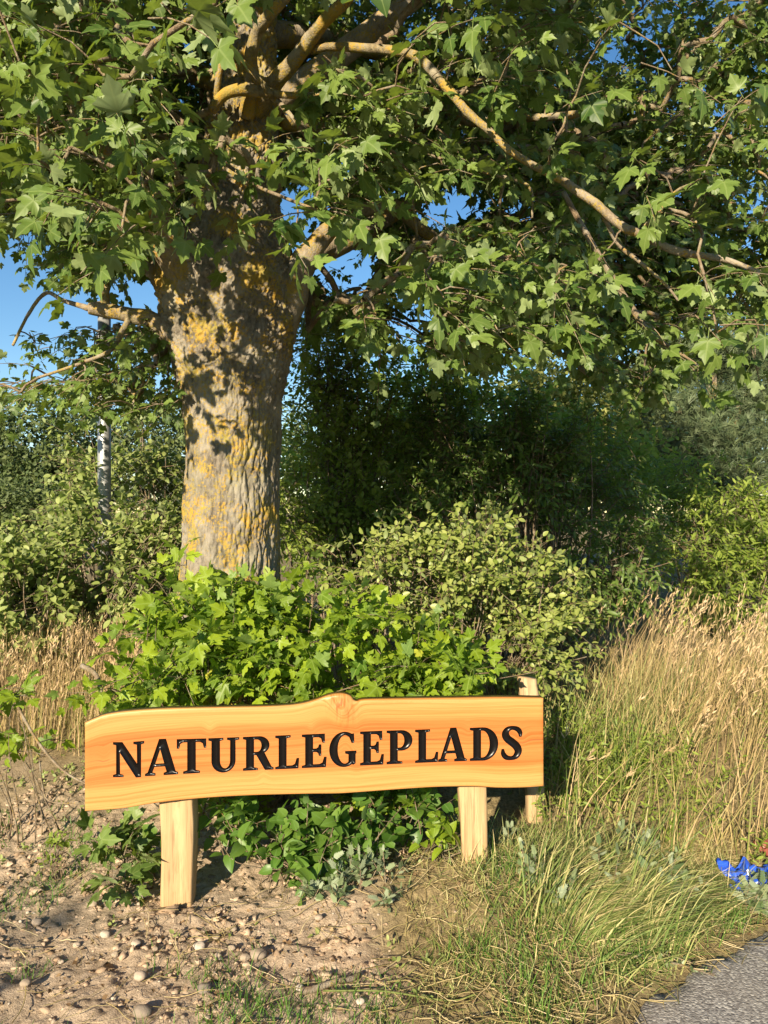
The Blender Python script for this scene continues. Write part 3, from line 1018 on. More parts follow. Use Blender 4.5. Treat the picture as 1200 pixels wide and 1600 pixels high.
def shrub(name, label, cat, blobs, n, k, size, kind, mat, sprig=.3, nparts=0, stems=14, base=None, group=None, up=.5, shell=.5, stem_r=.008, droop=.3, hang=.3, keep=None, stemmat='stem', dense_inner=0):
    c0 = np.array(blobs[0][0], float)
    if base is None:
        base = c0
    bx, by = base[0], base[1]
    loc = np.array([bx, by, float(gh(np.array([bx]), np.array([by]), False)[0])])
    root = thing(name, loc, label, cat, group)
    B, O = in_blobs(blobs, n, shell)
    g_ = gh(B[:, 0], B[:, 1], False)
    ok = (B[:, 2] > g_ + .04) & ((n < 200) | (fbm(B * 4.2 / max(.5, size / .06), 2, 37) > -.06))
    if keep is not None:
        ok &= keep(B)
    B, O = B[ok], O[ok]
    D = nrm(O + np.array([0, 0, up]) + rng.normal(0, .35, B.shape))
    L = sprig * rng.uniform(.6, 1.3, len(B)) * np.where((rng.random(len(B)) < .15) & (name != 'shade_hedge'), 2.2, 1)
    B = B - D * L[:, None] * .6
    pos, d, nn, sz, tw = sprig_leaves(B, D, L, k, size, droop, hang=hang)
    rnd = np.clip(rng.uniform(0, 1, len(pos)) * .75 + np.repeat(rng.uniform(0, .25, len(B)), k), 0, 1)
    leaves(root, loc, kind, mat, pos, d, nn, sz, rnd, nparts)
    A = Acc()
    V, q = tubes(tw, np.linspace(.0035, .0012, 4)[None] * np.ones((len(tw), 1)) * (1 + .5 * (size > .1)), 3)
    A.add(V, q)
    idx = rng.choice(len(B), min(stems * 3, len(B)), replace=False)
    for ii_, i in enumerate(idx):
        e = B[i] + D[i] * L[i] * .2
        s0 = np.array([bx, by, 0]) + np.array([*(rng.normal(0, .35, 2) * np.array([e[0] - bx, e[1] - by]) + .45 * np.array([e[0] - bx, e[1] - by])), 0])
        s0[2] = float(gh(s0[:1], s0[1:2], False)[0]) - .03
        mid = s0 * .45 + e * .55 + np.array([*rng.normal(0, .06, 2), .12 * np.linalg.norm(e - s0)])
        p = catmull([s0, s0 * .75 + mid * .25 + np.array([*rng.normal(0, .03, 2), .05]), mid, e], 4)
        V, f = tube(p, np.linspace(stem_r, stem_r * .3, len(p)) * rng.uniform(.7, 1.3), 5, cap=False)
        A.add(V, f)
    obj('stems', A.mesh('stems', M[stemmat], loc, True), root, kind='stuff')
    return root


# ------------------------------------------------------------------ the maple
TY = 4.6
PXM = F / TY
tp = np.array([(1230, 358, 128), (1180, 360, 112), (1080, 362, 95), (1000, 362, 86), (900, 360, 77), (850, 361, 74), (800, 363, 73), (700, 364, 73), (650, 364, 75), (600, 364, 83), (560, 362, 91), (520, 360, 100), (480, 358, 108), (440, 357, 113), (405, 357, 104), (375, 364, 80), (340, 369, 68), (280, 376, 60), (220, 382, 57), (160, 390, 56), (80, 393, 40), (0, 396, 34), (-150, 400, 30), (-400, 412, 24), (-800, 425, 14), (-1000, 430, 4)], float)
tz = EYE + (800 - tp[:, 0]) / PXM
tree_loc = np.array([(360 - 600) / PXM, TY, float(gh(np.array([-.95]), np.array([TY]), False)[0])])
zr = np.concatenate([np.arange(tz[0] - .05, 4.9, .0085), np.linspace(4.9, tz[-1], 40)])
cx = np.interp(zr, tz, (tp[:, 1] - 600) / PXM)
rx = np.interp(zr, tz, tp[:, 2] / PXM)
from math import pi
def smooth1(a, k=21):
    return np.convolve(np.pad(a, k // 2, 'edge'), np.ones(k) / k, 'valid')
cx, rx = smooth1(cx), smooth1(rx)
ry = np.minimum(rx, .30 + .25 * np.maximum(0, rx - .30))
SEG = 360
th = np.linspace(0, 2 * pi, SEG, endpoint=False)
ct, st_ = np.cos(th), np.sin(th)
Vt = np.stack([cx[:, None] + rx[:, None] * ct, TY + ry[:, None] * st_, np.repeat(zr[:, None], SEG, 1)], -1).reshape(-1, 3)
Dt = np.tile(np.stack([ct, st_, 0 * ct], 1), (len(zr), 1))
warp = np.stack([fbm(Vt * 5, 3, 41), fbm(Vt * 5 + 9, 3, 42), fbm(Vt * 5 + 21, 3, 43)], 1)
f1, f2 = worley((Vt + warp * .028) * np.array([32, 32, 5.0]), 3)
g1, g2 = worley((Vt + warp * .05) * np.array([36, 36, 24]), 8)
up = sstep(1.9, 2.6, Vt[:, 2])
fur = sstep(.0, .22, f2 - f1) * (1 - up) + (.7 * sstep(0, .4, g2 - g1) + .3 * (1 - g1)) * up
disp = (.010 + .008 * up) * (fur - 1) + .012 * fbm(Vt * np.array([34, 34, 12]), 4, 12) + .006 * fbm(Vt * np.array([80, 80, 40]), 2, 13) + .022 * fbm(Vt * np.array([4, 4, 3]), 3, 15) * (1 + 1.2 * up) + .010 * up * fbm(Vt * 55, 2, 19)
big = np.maximum(0, fbm(Vt * np.array([6, 6, 5]), 2, 77)) * .05 * sstep(2.2, 2.8, Vt[:, 2]) * sstep(3.6, 3.1, Vt[:, 2])
fl = sstep(.9, 0, Vt[:, 2]) * .05 * np.sin(np.tile(th, len(zr)) * 5 + 1)
Vt = Vt + Dt * (disp + big + fl)[:, None]
i, j = np.meshgrid(np.arange(len(zr) - 1), np.arange(SEG), indexing='ij')
q = np.stack([i * SEG + j, i * SEG + (j + 1) % SEG, (i + 1) * SEG + (j + 1) % SEG, (i + 1) * SEG + j], -1).reshape(-1, 4)
tree = thing('maple_tree', tree_loc, 'big old maple with a thick lichen-covered trunk and spreading leafy crown', 'tree')
obj('trunk', mesh('trunk', Vt - tree_loc, q, None, True, M['bark']), tree)

nodes = []          # skeleton points that twigs can grow from
def limb(pts, mat='limb', seg=12, rough=.22, s=0, n=7):
    """pts: (px, py, Y, width in photo pixels)"""
    P = np.array([U(a, b, y) for a, b, y, w in pts])
    R = np.array([w / 2 / F * y for a, b, y, w in pts]) * (.78 if mat == 'yellow_limb' else 1)
    C = catmull(np.c_[P, R], n)
    V, f = tube(C[:, :3], np.maximum(C[:, 3], .003), seg, rough, s)
    obj('branch', mesh('branch', V - tree_loc, f, None, True, M[mat]), tree)
    nodes.append(C[:, :3])
limb([(330, 470, 4.5, 95), (283, 405, 4.42, 74), (250, 355, 4.3, 52), (222, 318, 4.15, 44), (180, 260, 4.0, 40), (140, 200, 3.85, 36), (110, 130, 3.8, 32), (85, 40, 3.8, 28), (50, -90, 3.8, 20)], s=1)
limb([(300, 470, 4.75, 80), (240, 405, 5.0, 55), (170, 365, 5.2, 42), (110, 338, 5.3, 40), (50, 318, 5.4, 34), (-40, 290, 5.5, 26), (-200, 230, 5.7, 14)], s=2)
limb([(300, 545, 4.55, 60), (250, 507, 4.5, 34), (222, 496, 4.5, 27), (190, 490, 4.5, 22), (160, 484, 4.5, 24), (138, 482, 4.48, 17)], s=3)
limb([(163, 488, 4.5, 22), (164, 470, 4.5, 19), (166, 452, 4.5, 14), (168, 438, 4.5, 8)], 'yellow_limb', s=4)
limb([(205, 492, 4.5, 12), (190, 520, 4.45, 9), (172, 548, 4.4, 7), (120, 570, 4.4, 5), (60, 590, 4.4, 4)], s=5)
limb([(140, 482, 4.48, 10), (100, 470, 4.5, 7), (72, 458, 4.55, 6), (45, 490, 4.55, 5), (20, 540, 4.5, 4)], s=6)
limb([(425, 520, 4.6, 70), (458, 455, 4.55, 52), (472, 415, 4.55, 44), (492, 385, 4.55, 32), (525, 350, 4.6, 26), (560, 330, 4.7, 22), (615, 323, 4.8, 22), (650, 350, 4.9, 20), (700, 385, 5.0, 18), (760, 395, 5.1, 14), (840, 415, 5.3, 10), (930, 470, 5.5, 6)], s=7)
limb([(470, 415, 4.7, 30), (520, 385, 4.9, 20), (580, 380, 5.2, 18), (680, 372, 5.6, 16), (800, 340, 6.0, 12), (950, 300, 6.4, 8)], s=8)
limb([(395, 175, 4.45, 46), (420, 140, 4.3, 38), (445, 112, 4.2, 32), (480, 68, 4.1, 30), (505, 35, 4.0, 27), (545, -5, 3.9, 24), (600, -90, 3.8, 18), (680, -220, 3.7, 9)], 'yellow_limb', s=9)
limb([(485, 78, 4.15, 16), (520, 73, 4.05, 16), (565, 75, 3.95, 18), (620, 80, 3.85, 18), (655, 92, 3.8, 20), (690, 127, 3.75, 19), (730, 175, 3.7, 17), (765, 205, 3.65, 15), (800, 238, 3.6, 15), (850, 268, 3.6, 13), (890, 288, 3.6, 13)], 'yellow_limb', s=10)
limb([(880, 283, 3.6, 13), (930, 318, 3.55, 14), (970, 352, 3.5, 14), (1005, 368, 3.5, 13), (1060, 393, 3.45, 12), (1130, 405, 3.4, 9), (1200, 430, 3.3, 5)], s=11)
limb([(940, 330, 3.55, 7), (965, 380, 3.6, 7), (1000, 410, 3.6, 6), (1040, 445, 3.6, 5), (1060, 470, 3.6, 3)], s=12, seg=7)
limb([(1003, 358, 3.5, 6), (1030, 330, 3.45, 5), (1055, 300, 3.4, 5), (1085, 285, 3.35, 3)], s=13, seg=7)
limb([(385, 180, 4.4, 34), (395, 130, 4.25, 28), (392, 85, 4.15, 26), (402, 52, 4.1, 24), (420, 25, 4.0, 22), (455, -15, 3.95, 19), (500, -100, 3.9, 12)], 'yellow_limb', s=14)
limb([(338, 172, 4.28, 13), (340, 130, 4.2, 12), (347, 90, 4.15, 12), (343, 60, 4.1, 13), (325, 36, 4.05, 12), (300, -10, 4.0, 8)], 'yellow_limb', s=15, seg=9)
limb([(330, 172, 4.25, 20), (350, 148, 4.2, 22), (378, 140, 4.2, 26), (405, 142, 4.2, 22), (440, 148, 4.15, 14), (505, 149, 4.1, 13)], 'yellow_limb', s=16, seg=10)
limb([(425, 150, 4.15, 14), (395, 110, 4.1, 10), (378, 95, 4.1, 8), (355, 78, 4.1, 7)], 'yellow_limb', s=17, seg=8)
limb([(425, 150, 4.2, 12), (450, 175, 4.15, 8), (470, 200, 4.1, 6)], s=18, seg=7)
limb([(440, 190, 4.6, 30), (520, 205, 4.9, 24), (600, 210, 5.1, 24), (650, 190, 5.1, 24), (690, 168, 5.1, 22), (735, 190, 5.1, 20), (800, 185, 5.0, 17), (860, 183, 4.9, 15), (942, 173, 4.8, 13)], 'yellow_limb', s=19)
limb([(690, 170, 5.1, 10), (720, 145, 5.0, 9), (770, 140, 5.0, 8), (830, 110, 5.0, 6), (840, 100, 5.0, 5)], s=20, seg=7)
limb([(760, 140, 5, 12), (770, 100, 4.95, 11), (778, 70, 4.9, 10), (790, 0, 4.9, 6)], s=21, seg=8)
limb([(633, 215, 4.6, 8), (636, 260, 4.6, 7), (645, 320, 4.55, 6), (652, 370, 4.5, 4)], s=22, seg=7)
limb([(638, 222, 4.5, 8), (690, 248, 4.4, 6), (760, 270, 4.3, 5), (825, 290, 4.2, 5), (832, 340, 4.2, 3)], s=23, seg=7)
limb([(325, 240, 4.2, 5), (370, 268, 3.9, 6), (400, 290, 3.5, 6), (450, 311, 3.05, 5.5), (500, 330, 2.85, 4)], 'twig', s=24, seg=7)
limb([(880, 300, 4.2, 8), (930, 390, 4.2, 10), (980, 470, 4.2, 10), (1015, 520, 4.2, 9), (1060, 550, 4.1, 5), (1090, 570, 4.0, 3)], 'twig', s=25, seg=8)
limb([(790, 520, 5.2, 12), (860, 545, 5.2, 9), (900, 570, 5.2, 7), (945, 610, 5.2, 4)], s=26, seg=7)
limb([(165, 80, 4.3, 24), (150, 30, 4.2, 26), (130, -30, 4.1, 22), (100, -150, 4.0, 14)], s=27)
# main limbs that carry the rest of the crown
r2 = np.random.default_rng(5)
for k in range(22):
    z0 = 2.9 + 4.2 * (k / 22) ** .9
    az = k * 2.4 + .5
    o = np.array([np.interp(z0, tz, (tp[:, 1] - 600) / PXM), TY, z0])
    d = np.array([math.cos(az), math.sin(az), .35 + .4 * r2.random()])
    if d[1] < -.5 and z0 < 4.6:
        continue
    Ln = 3.6 * (1 - .45 * k / 22)
    P = [o, o + d * Ln * .35, o + d * Ln * .7 + r2.normal(0, .15, 3), o + d * Ln + np.array([0, 0, -.25])]
    C = catmull(np.c_[np.array(P), [.085, .06, .035, .012]], 8)
    V, f = tube(C[:, :3], C[:, 3], 10, .2, 50 + k)
    obj('branch', mesh('branch', V - tree_loc, f, None, True, M['limb']), tree)
    nodes.append(C[:, :3])

LOWX = [-400, 0, 60, 130, 200, 280, 300, 470, 480, 560, 620, 700, 760, 830, 880, 960, 1050, 1130, 1200, 1600]
LOWY = [440, 400, 410, 430, 410, 390, 320, 320, 545, 575, 590, 555, 545, 520, 545, 600, 625, 640, 660, 690]
GAPS = [(488, 370, 48), (535, 405, 46), (465, 320, 26), (690, 320, 30), (620, 305, 28), (640, 480, 34), (35, 400, 55), (20, 560, 60), (110, 500, 35), (190, 470, 34), (700, 300, 30), (815, 320, 16), (1110, 70, 18), (740, 310, 20), (560, 570, 40), (620, 545, 30), (530, 250, 14), (650, 590, 30), (520, 545, 30)]
CLEAR = [([(485, 75), (560, 72), (655, 92), (730, 175), (800, 238), (890, 290), (970, 352), (1060, 393), (1130, 405)], 4.1, 22),
         ([(720, 188), (800, 185), (945, 172)], 5.1, 26), ([(345, 150), (440, 110), (490, 60), (550, 0)], 4.6, 46), ([(395, 130), (420, 30)], 4.6, 46), ([(345, 150), (340, 40)], 4.4, 36), ([(500, 380), (560, 330), (650, 340)], 5, 22)]
# openings of the crown through which the sun reaches the branches and the trunk
LANES = np.array([U(*q) for q in ((560, 72, 3.9), (620, 80, 3.85), (660, 95, 3.75), (695, 130, 3.7), (735, 178, 3.65), (785, 225, 3.6), (840, 176, 4.85), (900, 176, 4.85), (450, 110, 4.1), (490, 58, 4.0), (400, 60, 4.1), (345, 90, 4.1), (360, 142, 4.15), (285, 470, 4.25), (285, 540, 4.3), (160, 484, 4.45), (320, 600, 4.3), (1000, 368, 3.5), (1060, 393, 3.4))])
def sunny(P):
    ok = np.ones(len(P), bool)
    for o in LANES:
        v = P - o
        t_ = v @ SUN
        ok &= ~((t_ > .1) & (t_ < 6) & (np.linalg.norm(v - t_[:, None] * SUN, axis=1) < .21))
    return ok | (rng.random(len(P)) < .12)
def crown_ok(P, view):
    x, y, z = P.T
    e = ((x + .5) / np.where(x > -.5, 3.5, 4.7)) ** 2 + ((y - 5.2) / 3.4) ** 2 + ((z - 5.0) / 3.9) ** 2
    ok = (e < 1) & (y > 2.2) & (z > 2.0)
    px, py = proj(P)
    ok &= py < np.interp(px, LOWX, LOWY)
    ok &= ~((x < -2) & (z < 3.1 + .62 * (-2 - x)))
    crs = (x + .5) * math.cos(SUN_AZ) - (y - 5.2) * math.sin(SUN_AZ)
    ok &= ~((crs > 1.9) & (y < 5.3) & (z < 6.0)) & sunny(P)
    inv = (px > -60) & (px < 1260) & (py > -60)
    ok &= inv if view else ~inv
    hole = fbm(P * 1.15, 2, 61)
    ok &= (hole > -.30)
    if view:
        for a, b, r in GAPS:
            ok &= ~(((px - a) ** 2 + (py - b) ** 2 < (r + 14) ** 2) & (rng.random(len(P)) < .93))
        front = y < 4.75
        ok &= ~(front & (px > 275) & (px < 478) & (py > 60))
        ok &= ~(front & (px > 225) & (px < 500) & (py > 345))
        ok &= y > np.where(px < 480, 3.0, 3.3)
        for ln, lim, wd in CLEAR:
            for a, b in zip(ln[:-1], ln[1:]):
                a, b = np.array(a), np.array(b)
                q_ = np.stack([px, py], 1)
                t_ = np.clip(((q_ - a) @ (b - a)) / ((b - a) @ (b - a)), 0, 1)
                ok &= ~((np.linalg.norm(q_ - a - t_[:, None] * (b - a), axis=1) < wd) & (y < lim))
        # the low sun has to reach the lower trunk and the plants under the crown
    return ok
def cand(n, view):
    outp = []
    tot = 0
    while tot < n:
        P = rng.uniform([-5.2, 2.2, 2.0], [4.3, 8.6, 8.9] if not view else [4.3, 8.6, 5.6], (20000, 3))
        P = P[crown_ok(P, view)]
        outp.append(P)
        tot += len(P)
    return np.vstack(outp)[:n]
near = [(350, 215, 3.4), (395, 260, 3.5), (330, 270, 3.4), (420, 215, 3.6), (300, 205, 3.3), (370, 320, 3.6), (445, 240, 3.3), (1040, 540, 3.9), (1090, 580, 3.9), (1000, 500, 4.0), (940, 400, 3.4), (770, 150, 3.4), (700, 260, 3.4), (640, 140, 3.4), (1010, 300, 3.3), (1090, 350, 3.3), (30, 95, 2.45), (60, 130, 2.6), (150, 95, 2.9), (95, 40, 3.0), (200, 205, 2.6), (165, 140, 2.8), (60, 250, 2.7), (225, 265, 2.8), (150, 315, 2.6), (190, 360, 2.7), (130, 355, 2.6), (110, 230, 2.9), (255, 160, 3.0), (180, 50, 3.0), (268, 22, 2.1), (335, 5, 2.6), (235, 115, 3.0), (262, 235, 3.2), (465, 325, 2.8), (525, 225, 2.7), (575, 262, 2.75), (455, 375, 2.75), (545, 330, 2.9), (500, 285, 2.85), (700, 480, 3.0), (745, 455, 3.05), (665, 425, 3.1), (690, 400, 3.2), (780, 420, 3.4), (1100, 270, 3.1), (1150, 420, 3.0), (1180, 500, 3.0), (1100, 430, 3.2), (1055, 330, 3.4), (1180, 560, 3.1), (1000, 250, 3.3), (900, 150, 3.4), (820, 60, 3.2), (650, 60, 3.2), (960, 440, 3.5), (880, 480, 3.6), (570, 150, 3.4), (530, 110, 3.3), (20, 200, 2.8), (80, 320, 2.9), (215, 300, 3.0), (40, 30, 2.7), (120, 180, 3.1), (300, 290, 3.6), (250, 70, 2.9), (205, 120, 2.7), (1050, 110, 3.1), (1160, 150, 3.0), (960, 30, 3.1), (720, 30, 3.0), (1120, 520, 3.2)]
NEAR = np.array([U(a, b, y) for a, b, y in near])
LANES = np.vstack([LANES, NEAR[np.hypot(NEAR[:, 0] + .95, 0) < 9], [U(164, q, 6.5) for q in (505, 680, 715, 750, 785)]])
LOW = np.array([U(rng.uniform(-40, 290), rng.uniform(500, 640), rng.uniform(4.3, 6.0)) for _ in range(230)])
LOW = LOW[~((proj(LOW)[0] < 120) & (proj(LOW)[1] < 590) & (rng.random(len(LOW)) < .85))]
UPF = rng.uniform([-4.6, 1.7, 3.3], [1.4, 3.6, 5.6], (9000, 3))
UPF = UPF[(proj(UPF)[1] < -70) & (fbm(UPF * 1.3, 2, 65) > .05) & ~((UPF[:, 0] < -2) & (UPF[:, 2] < 3.1 + .62 * (-2 - UPF[:, 0]))) & sunny(UPF)][:460]
RGT = np.array([U(rng.uniform(860, 1280), rng.uniform(-60, 500), rng.uniform(5.4, 6.8)) for _ in range(950)])
RGT = RGT[fbm(RGT * 1.6, 2, 66) > -.25]
OUTC = np.vstack([UPF, cand(1900, False)])
CL = np.vstack([NEAR, LOW, cand(4700, True), RGT, OUTC])
kindof = np.r_[np.zeros(len(NEAR)), np.ones(len(LOW)), np.full(4700 + len(RGT), 2), np.full(len(OUTC), 3)]
ax_d = np.hypot(CL[:, 0] + .9, CL[:, 1] - TY) + .3 * np.abs(CL[:, 2] - 4)
order = np.argsort(ax_d)
NP = np.vstack(nodes)
par = [-1] * len(NP)
buf = np.zeros((len(NP) + 3 * len(CL), 3))
buf[:len(NP)] = NP
nn_ = len(NP)
nodepar = np.full(len(buf), -1)
paths, ends = [], []
cdir = np.zeros_like(CL)
for c in order:
    e = CL[c]
    d = np.linalg.norm(buf[:nn_] - e, axis=1)
    k = int(np.argmin(d))
    s0 = buf[k]
    v = e - s0
    pts_ = [s0] + [s0 + v * t + np.array([*rng.normal(0, .05 * d[k], 2), .10 * d[k] * math.sin(pi * t)]) for t in (.33, .67)] + [e]
    for t in range(3):
        buf[nn_] = pts_[t + 1]
        nodepar[nn_] = k if t == 0 else nn_ - 1
        nn_ += 1
    paths.append((pts_, (k, nn_ - 3, nn_ - 2, nn_ - 1)))
    cdir[c] = v
cnt = np.ones(nn_) * .4
for k in range(nn_ - 1, -1, -1):
    if nodepar[k] >= 0:
        cnt[nodepar[k]] += cnt[k]
rad = np.clip(.0030 * np.sqrt(cnt), .0022, .022)
TP = np.array([p for p, _ in paths])
TI = np.array([i for _, i in paths])
TR_ = np.stack([np.minimum(rad[TI[:, 0]], rad[TI[:, 1]] * 1.15), rad[TI[:, 1]], rad[TI[:, 2]], rad[TI[:, 3]]], 1)
D = nrm(cdir) + nrm(CL - np.array([-.9, TY, 4.0])) * .5 + rng.normal(0, .25, CL.shape)
D[:, 2] = D[:, 2] * .5 + .05
A = Acc()
V, q = tubes(TP, TR_, 5)
A.add(V, q)
sets = []
for kd, k, size, L in ((0, 9, .098, .27), (1, 8, .072, .26), (2, 9, .084, .28), (3, 9, .105, .36)):
    m_ = kindof == kd
    pos, d, n_, sz, tw = sprig_leaves(CL[m_] - nrm(D[m_]) * L * .5, D[m_], L * rng.uniform(.7, 1.3, m_.sum()), k, size, .25, .75, 1.0, .45, .55, .2, .65)
    rnd = np.clip(rng.uniform(0, .7, len(pos)) + np.repeat(rng.uniform(0, .3, m_.sum()), k), 0, 1)
    sets.append((pos, d, n_, sz, rnd))
    V, q = tubes(tw, np.linspace(.0035, .0015, 4)[None] * np.ones((len(tw), 1)), 4)
    A.add(V, q)
obj('twigs', A.mesh('twigs', M['twig'], tree_loc, True), tree, kind='stuff')
S_ = [np.concatenate([s[i] for s in sets[:3]]) for i in range(5)]
leaves(tree, tree_loc, 'maple', 'maple', *S_, nparts=300)
A = Acc()
bake(A, 'heart', *sets[3])
obj('foliage', A.mesh('foliage', M['maple'], tree_loc), tree, kind='stuff')

# ------------------------------------------------------------------ fence post with wire netting behind the maple
fy = 6.6
fx = U(163, 600, fy)[0]
fz = float(gh(np.array([fx]), np.array([fy]), False)[0])
fl_ = np.array([fx, fy, fz])
fence = thing('wire_fence', fl_, 'tall galvanised steel post with thin wire netting beside the maple trunk', 'fence')
V, f = tube([(fx, fy, fz - .3), (fx, fy, 2.0), (fx, fy, 3.42)], [.057, .057, .056], 24)
pm = mesh('post', V - fl_, f, None, True, M['steel'])
po = obj('post', pm, fence)
V, f = tube([(fx, fy, 3.42), (fx, fy, 3.45), (fx, fy, 3.465)], [.061, .058, .025], 24)
obj('post_cap', mesh('post_cap', V - fl_, f, None, True, M['steel']), po)
wp = []
x1 = fx + 2.2
for k in np.arange(-3.3, 4.3, .10):
    for sg in (1, -1):
        a = np.array([fx + .06 + max(0, k), fz + .1 + max(0, -k)])
        t_ = min(x1 - a[0], 3.30 - a[1])
        if t_ <= .05:
            continue
        b = a + t_
        if sg < 0:
            a, b = np.array([a[0], 3.4 + fz - a[1]]), np.array([b[0], 3.4 + fz - b[1]])
        wp.append([(a[0], fy + .002 * sg, a[1]), (b[0], fy + .002 * sg, b[1])])
V, q = tubes(np.array(wp), np.full((len(wp), 2), .0006), 3)
A = Acc()
A.add(V, q)
obj('wire_netting', A.mesh('wire_netting', M['steel'], fl_), fence, kind='stuff')

# ------------------------------------------------------------------ shrubs
def blob(px, py, Y, rx, ry, rz):
    return (U(px, py, Y), (rx, ry, rz))
shrub('maple_shrub', 'bright green young maple shoots growing round the foot of the trunk behind the sign', 'shrub',
      [blob(360, 985, 3.75, .62, .30, .36), blob(500, 1000, 3.75, .45, .28, .36), blob(235, 1030, 3.55, .30, .2, .26), blob(290, 880, 4.0, .16, .14, .16), blob(430, 900, 3.95, .28, .15, .14), blob(190, 1075, 3.4, .13, .12, .12), blob(640, 1030, 3.65, .28, .2, .24), blob(730, 1045, 3.55, .12, .12, .16), blob(250, 890, 4.05, .12, .1, .12), blob(450, 1200, 3.6, .55, .12, .22), blob(640, 1200, 3.6, .35, .12, .2)],
      760, 7, .080, 'maple', 'sucker', .26, 300, 16, base=(-.8, 3.9), up=.6, shell=.3, stem_r=.007, hang=.2,
      keep=lambda B: ~((proj(B)[0] > 285) & (proj(B)[0] < 440) & (proj(B)[1] < 905)))
shrub('leafy_shrub', 'pale small-leaved bush to the right of the trunk, above the sign', 'shrub',
      [blob(720, 890, 4.6, .55, .40, .42), blob(610, 900, 4.5, .42, .35, .34), blob(830, 940, 4.7, .36, .35, .40), blob(740, 830, 4.8, .22, .2, .22), blob(760, 1010, 4.5, .55, .35, .3), blob(880, 900, 4.8, .16, .16, .18)],
      2100, 9, .050, 'oval', 'privet', .24, 250, 26, base=(.45, 4.75), up=.7, shell=.45)
shrub('leafy_shrub', 'broad grey-green bush in front of the steel fence post at the left', 'shrub',
      [blob(150, 880, 5.9, .75, .45, .52), blob(40, 930, 5.5, .50, .40, .45), blob(235, 860, 5.6, .35, .3, .42), blob(105, 770, 6.35, .18, .18, .34), blob(-60, 900, 5.8, .6, .4, .5)],
      2100, 9, .070, 'oval', 'left', .28, 250, 24, base=(-2.5, 6.0), up=.7, shell=.45)
shrub('leafy_shrub', 'shaded tall bush between the steel fence post and the maple trunk', 'shrub',
      [blob(235, 740, 7.3, .45, .4, .75), blob(130, 720, 7.4, .30, .3, .55), blob(290, 790, 7.4, .5, .4, .7), blob(95, 800, 7.2, .2, .3, .4)],
      850, 9, .075, 'oval', 'left', .32, 0, 26, base=(-2.3, 7.4), up=.6, shell=.3, stem_r=.014)
shrub('leafy_shrub', 'tall loose bush with thin bare stems right behind the trunk', 'shrub',
      [blob(545, 700, 7.0, .75, .5, .95), blob(480, 800, 6.6, .5, .4, .6), blob(600, 820, 6.6, .6, .4, .6), blob(520, 590, 7.2, .5, .4, .5), blob(600, 610, 7.6, .6, .4, .5), blob(690, 640, 7.6, .5, .4, .45), blob(490, 520, 7.6, .35, .3, .5)],
      2400, 9, .062, 'oval', 'bright', .34, 0, 34, base=(-.4, 7.0), up=.7, shell=.25, stem_r=.013)
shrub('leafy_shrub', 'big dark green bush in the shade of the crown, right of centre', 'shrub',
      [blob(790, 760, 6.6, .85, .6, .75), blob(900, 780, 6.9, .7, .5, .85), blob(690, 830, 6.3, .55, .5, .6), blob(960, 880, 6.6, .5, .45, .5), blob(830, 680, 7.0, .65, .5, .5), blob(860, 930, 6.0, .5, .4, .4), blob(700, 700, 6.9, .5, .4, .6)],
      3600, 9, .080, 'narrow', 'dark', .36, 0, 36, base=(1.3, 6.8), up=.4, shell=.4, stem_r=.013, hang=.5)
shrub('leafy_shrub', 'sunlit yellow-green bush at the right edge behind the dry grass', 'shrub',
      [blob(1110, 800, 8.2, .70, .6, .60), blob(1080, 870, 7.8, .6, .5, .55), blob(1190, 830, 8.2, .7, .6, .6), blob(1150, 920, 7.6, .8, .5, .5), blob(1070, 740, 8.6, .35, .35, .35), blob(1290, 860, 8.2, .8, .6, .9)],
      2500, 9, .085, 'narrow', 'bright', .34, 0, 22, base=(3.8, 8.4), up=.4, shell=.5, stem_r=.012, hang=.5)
shrub('leafy_shrub', 'heart-leaved green bush growing under the sign plank between the posts', 'shrub',
      [blob(470, 1300, 3.16, .28, .12, .16), blob(360, 1290, 3.15, .16, .10, .14), blob(560, 1300, 3.2, .20, .12, .15), blob(490, 1350, 3.08, .18, .08, .10), blob(650, 1270, 3.3, .14, .10, .14)],
      100, 6, .072, 'heart', 'broad', .20, 300, 12, base=(-.3, 3.2), up=.7, shell=.3, stem_r=.004)
shrub('maple_sapling', 'dark low maple seedling on the soil left of the left sign post', 'sapling',
      [blob(190, 1330, 3.08, .14, .10, .09), blob(165, 1365, 2.98, .10, .07, .05), blob(215, 1300, 3.12, .08, .06, .06)],
      16, 6, .082, 'maple', 'maple', .12, 96, 5, base=(-1.08, 3.08), up=.6, shell=.3, stem_r=.004, hang=.1)
shrub('maple_sapling', 'tiny lime-green seedling on the bank left of the dark maple seedling', 'sapling',
      [blob(90, 1315, 3.2, .045, .04, .08)],
      12, 6, .04, 'narrow', 'bright', .07, 70, 3, base=(-1.4, 3.2), up=.8, shell=.3, stem_r=.003)
shrub('maple_sapling', 'young maple shoot with long bare stems at the left edge, left of the sign', 'sapling',
      [blob(25, 1075, 3.5, .09, .08, .10), blob(85, 1150, 3.4, .07, .06, .06), blob(30, 1160, 3.5, .10, .08, .07), blob(-30, 1130, 3.5, .12, .1, .1)],
      16, 6, .075, 'maple', 'sucker', .14, 90, 4, base=(-1.5, 3.45), up=.4, shell=.3, stem_r=.004)
shrub('leafy_plant', 'upright light green plant close beside the left edge of the right sign post', 'plant',
      [blob(690, 1285, 3.12, .05, .05, .10)],
      9, 6, .055, 'heart', 'sucker', .12, 50, 3, base=(.25, 3.14), up=1.0, shell=.3, stem_r=.003)
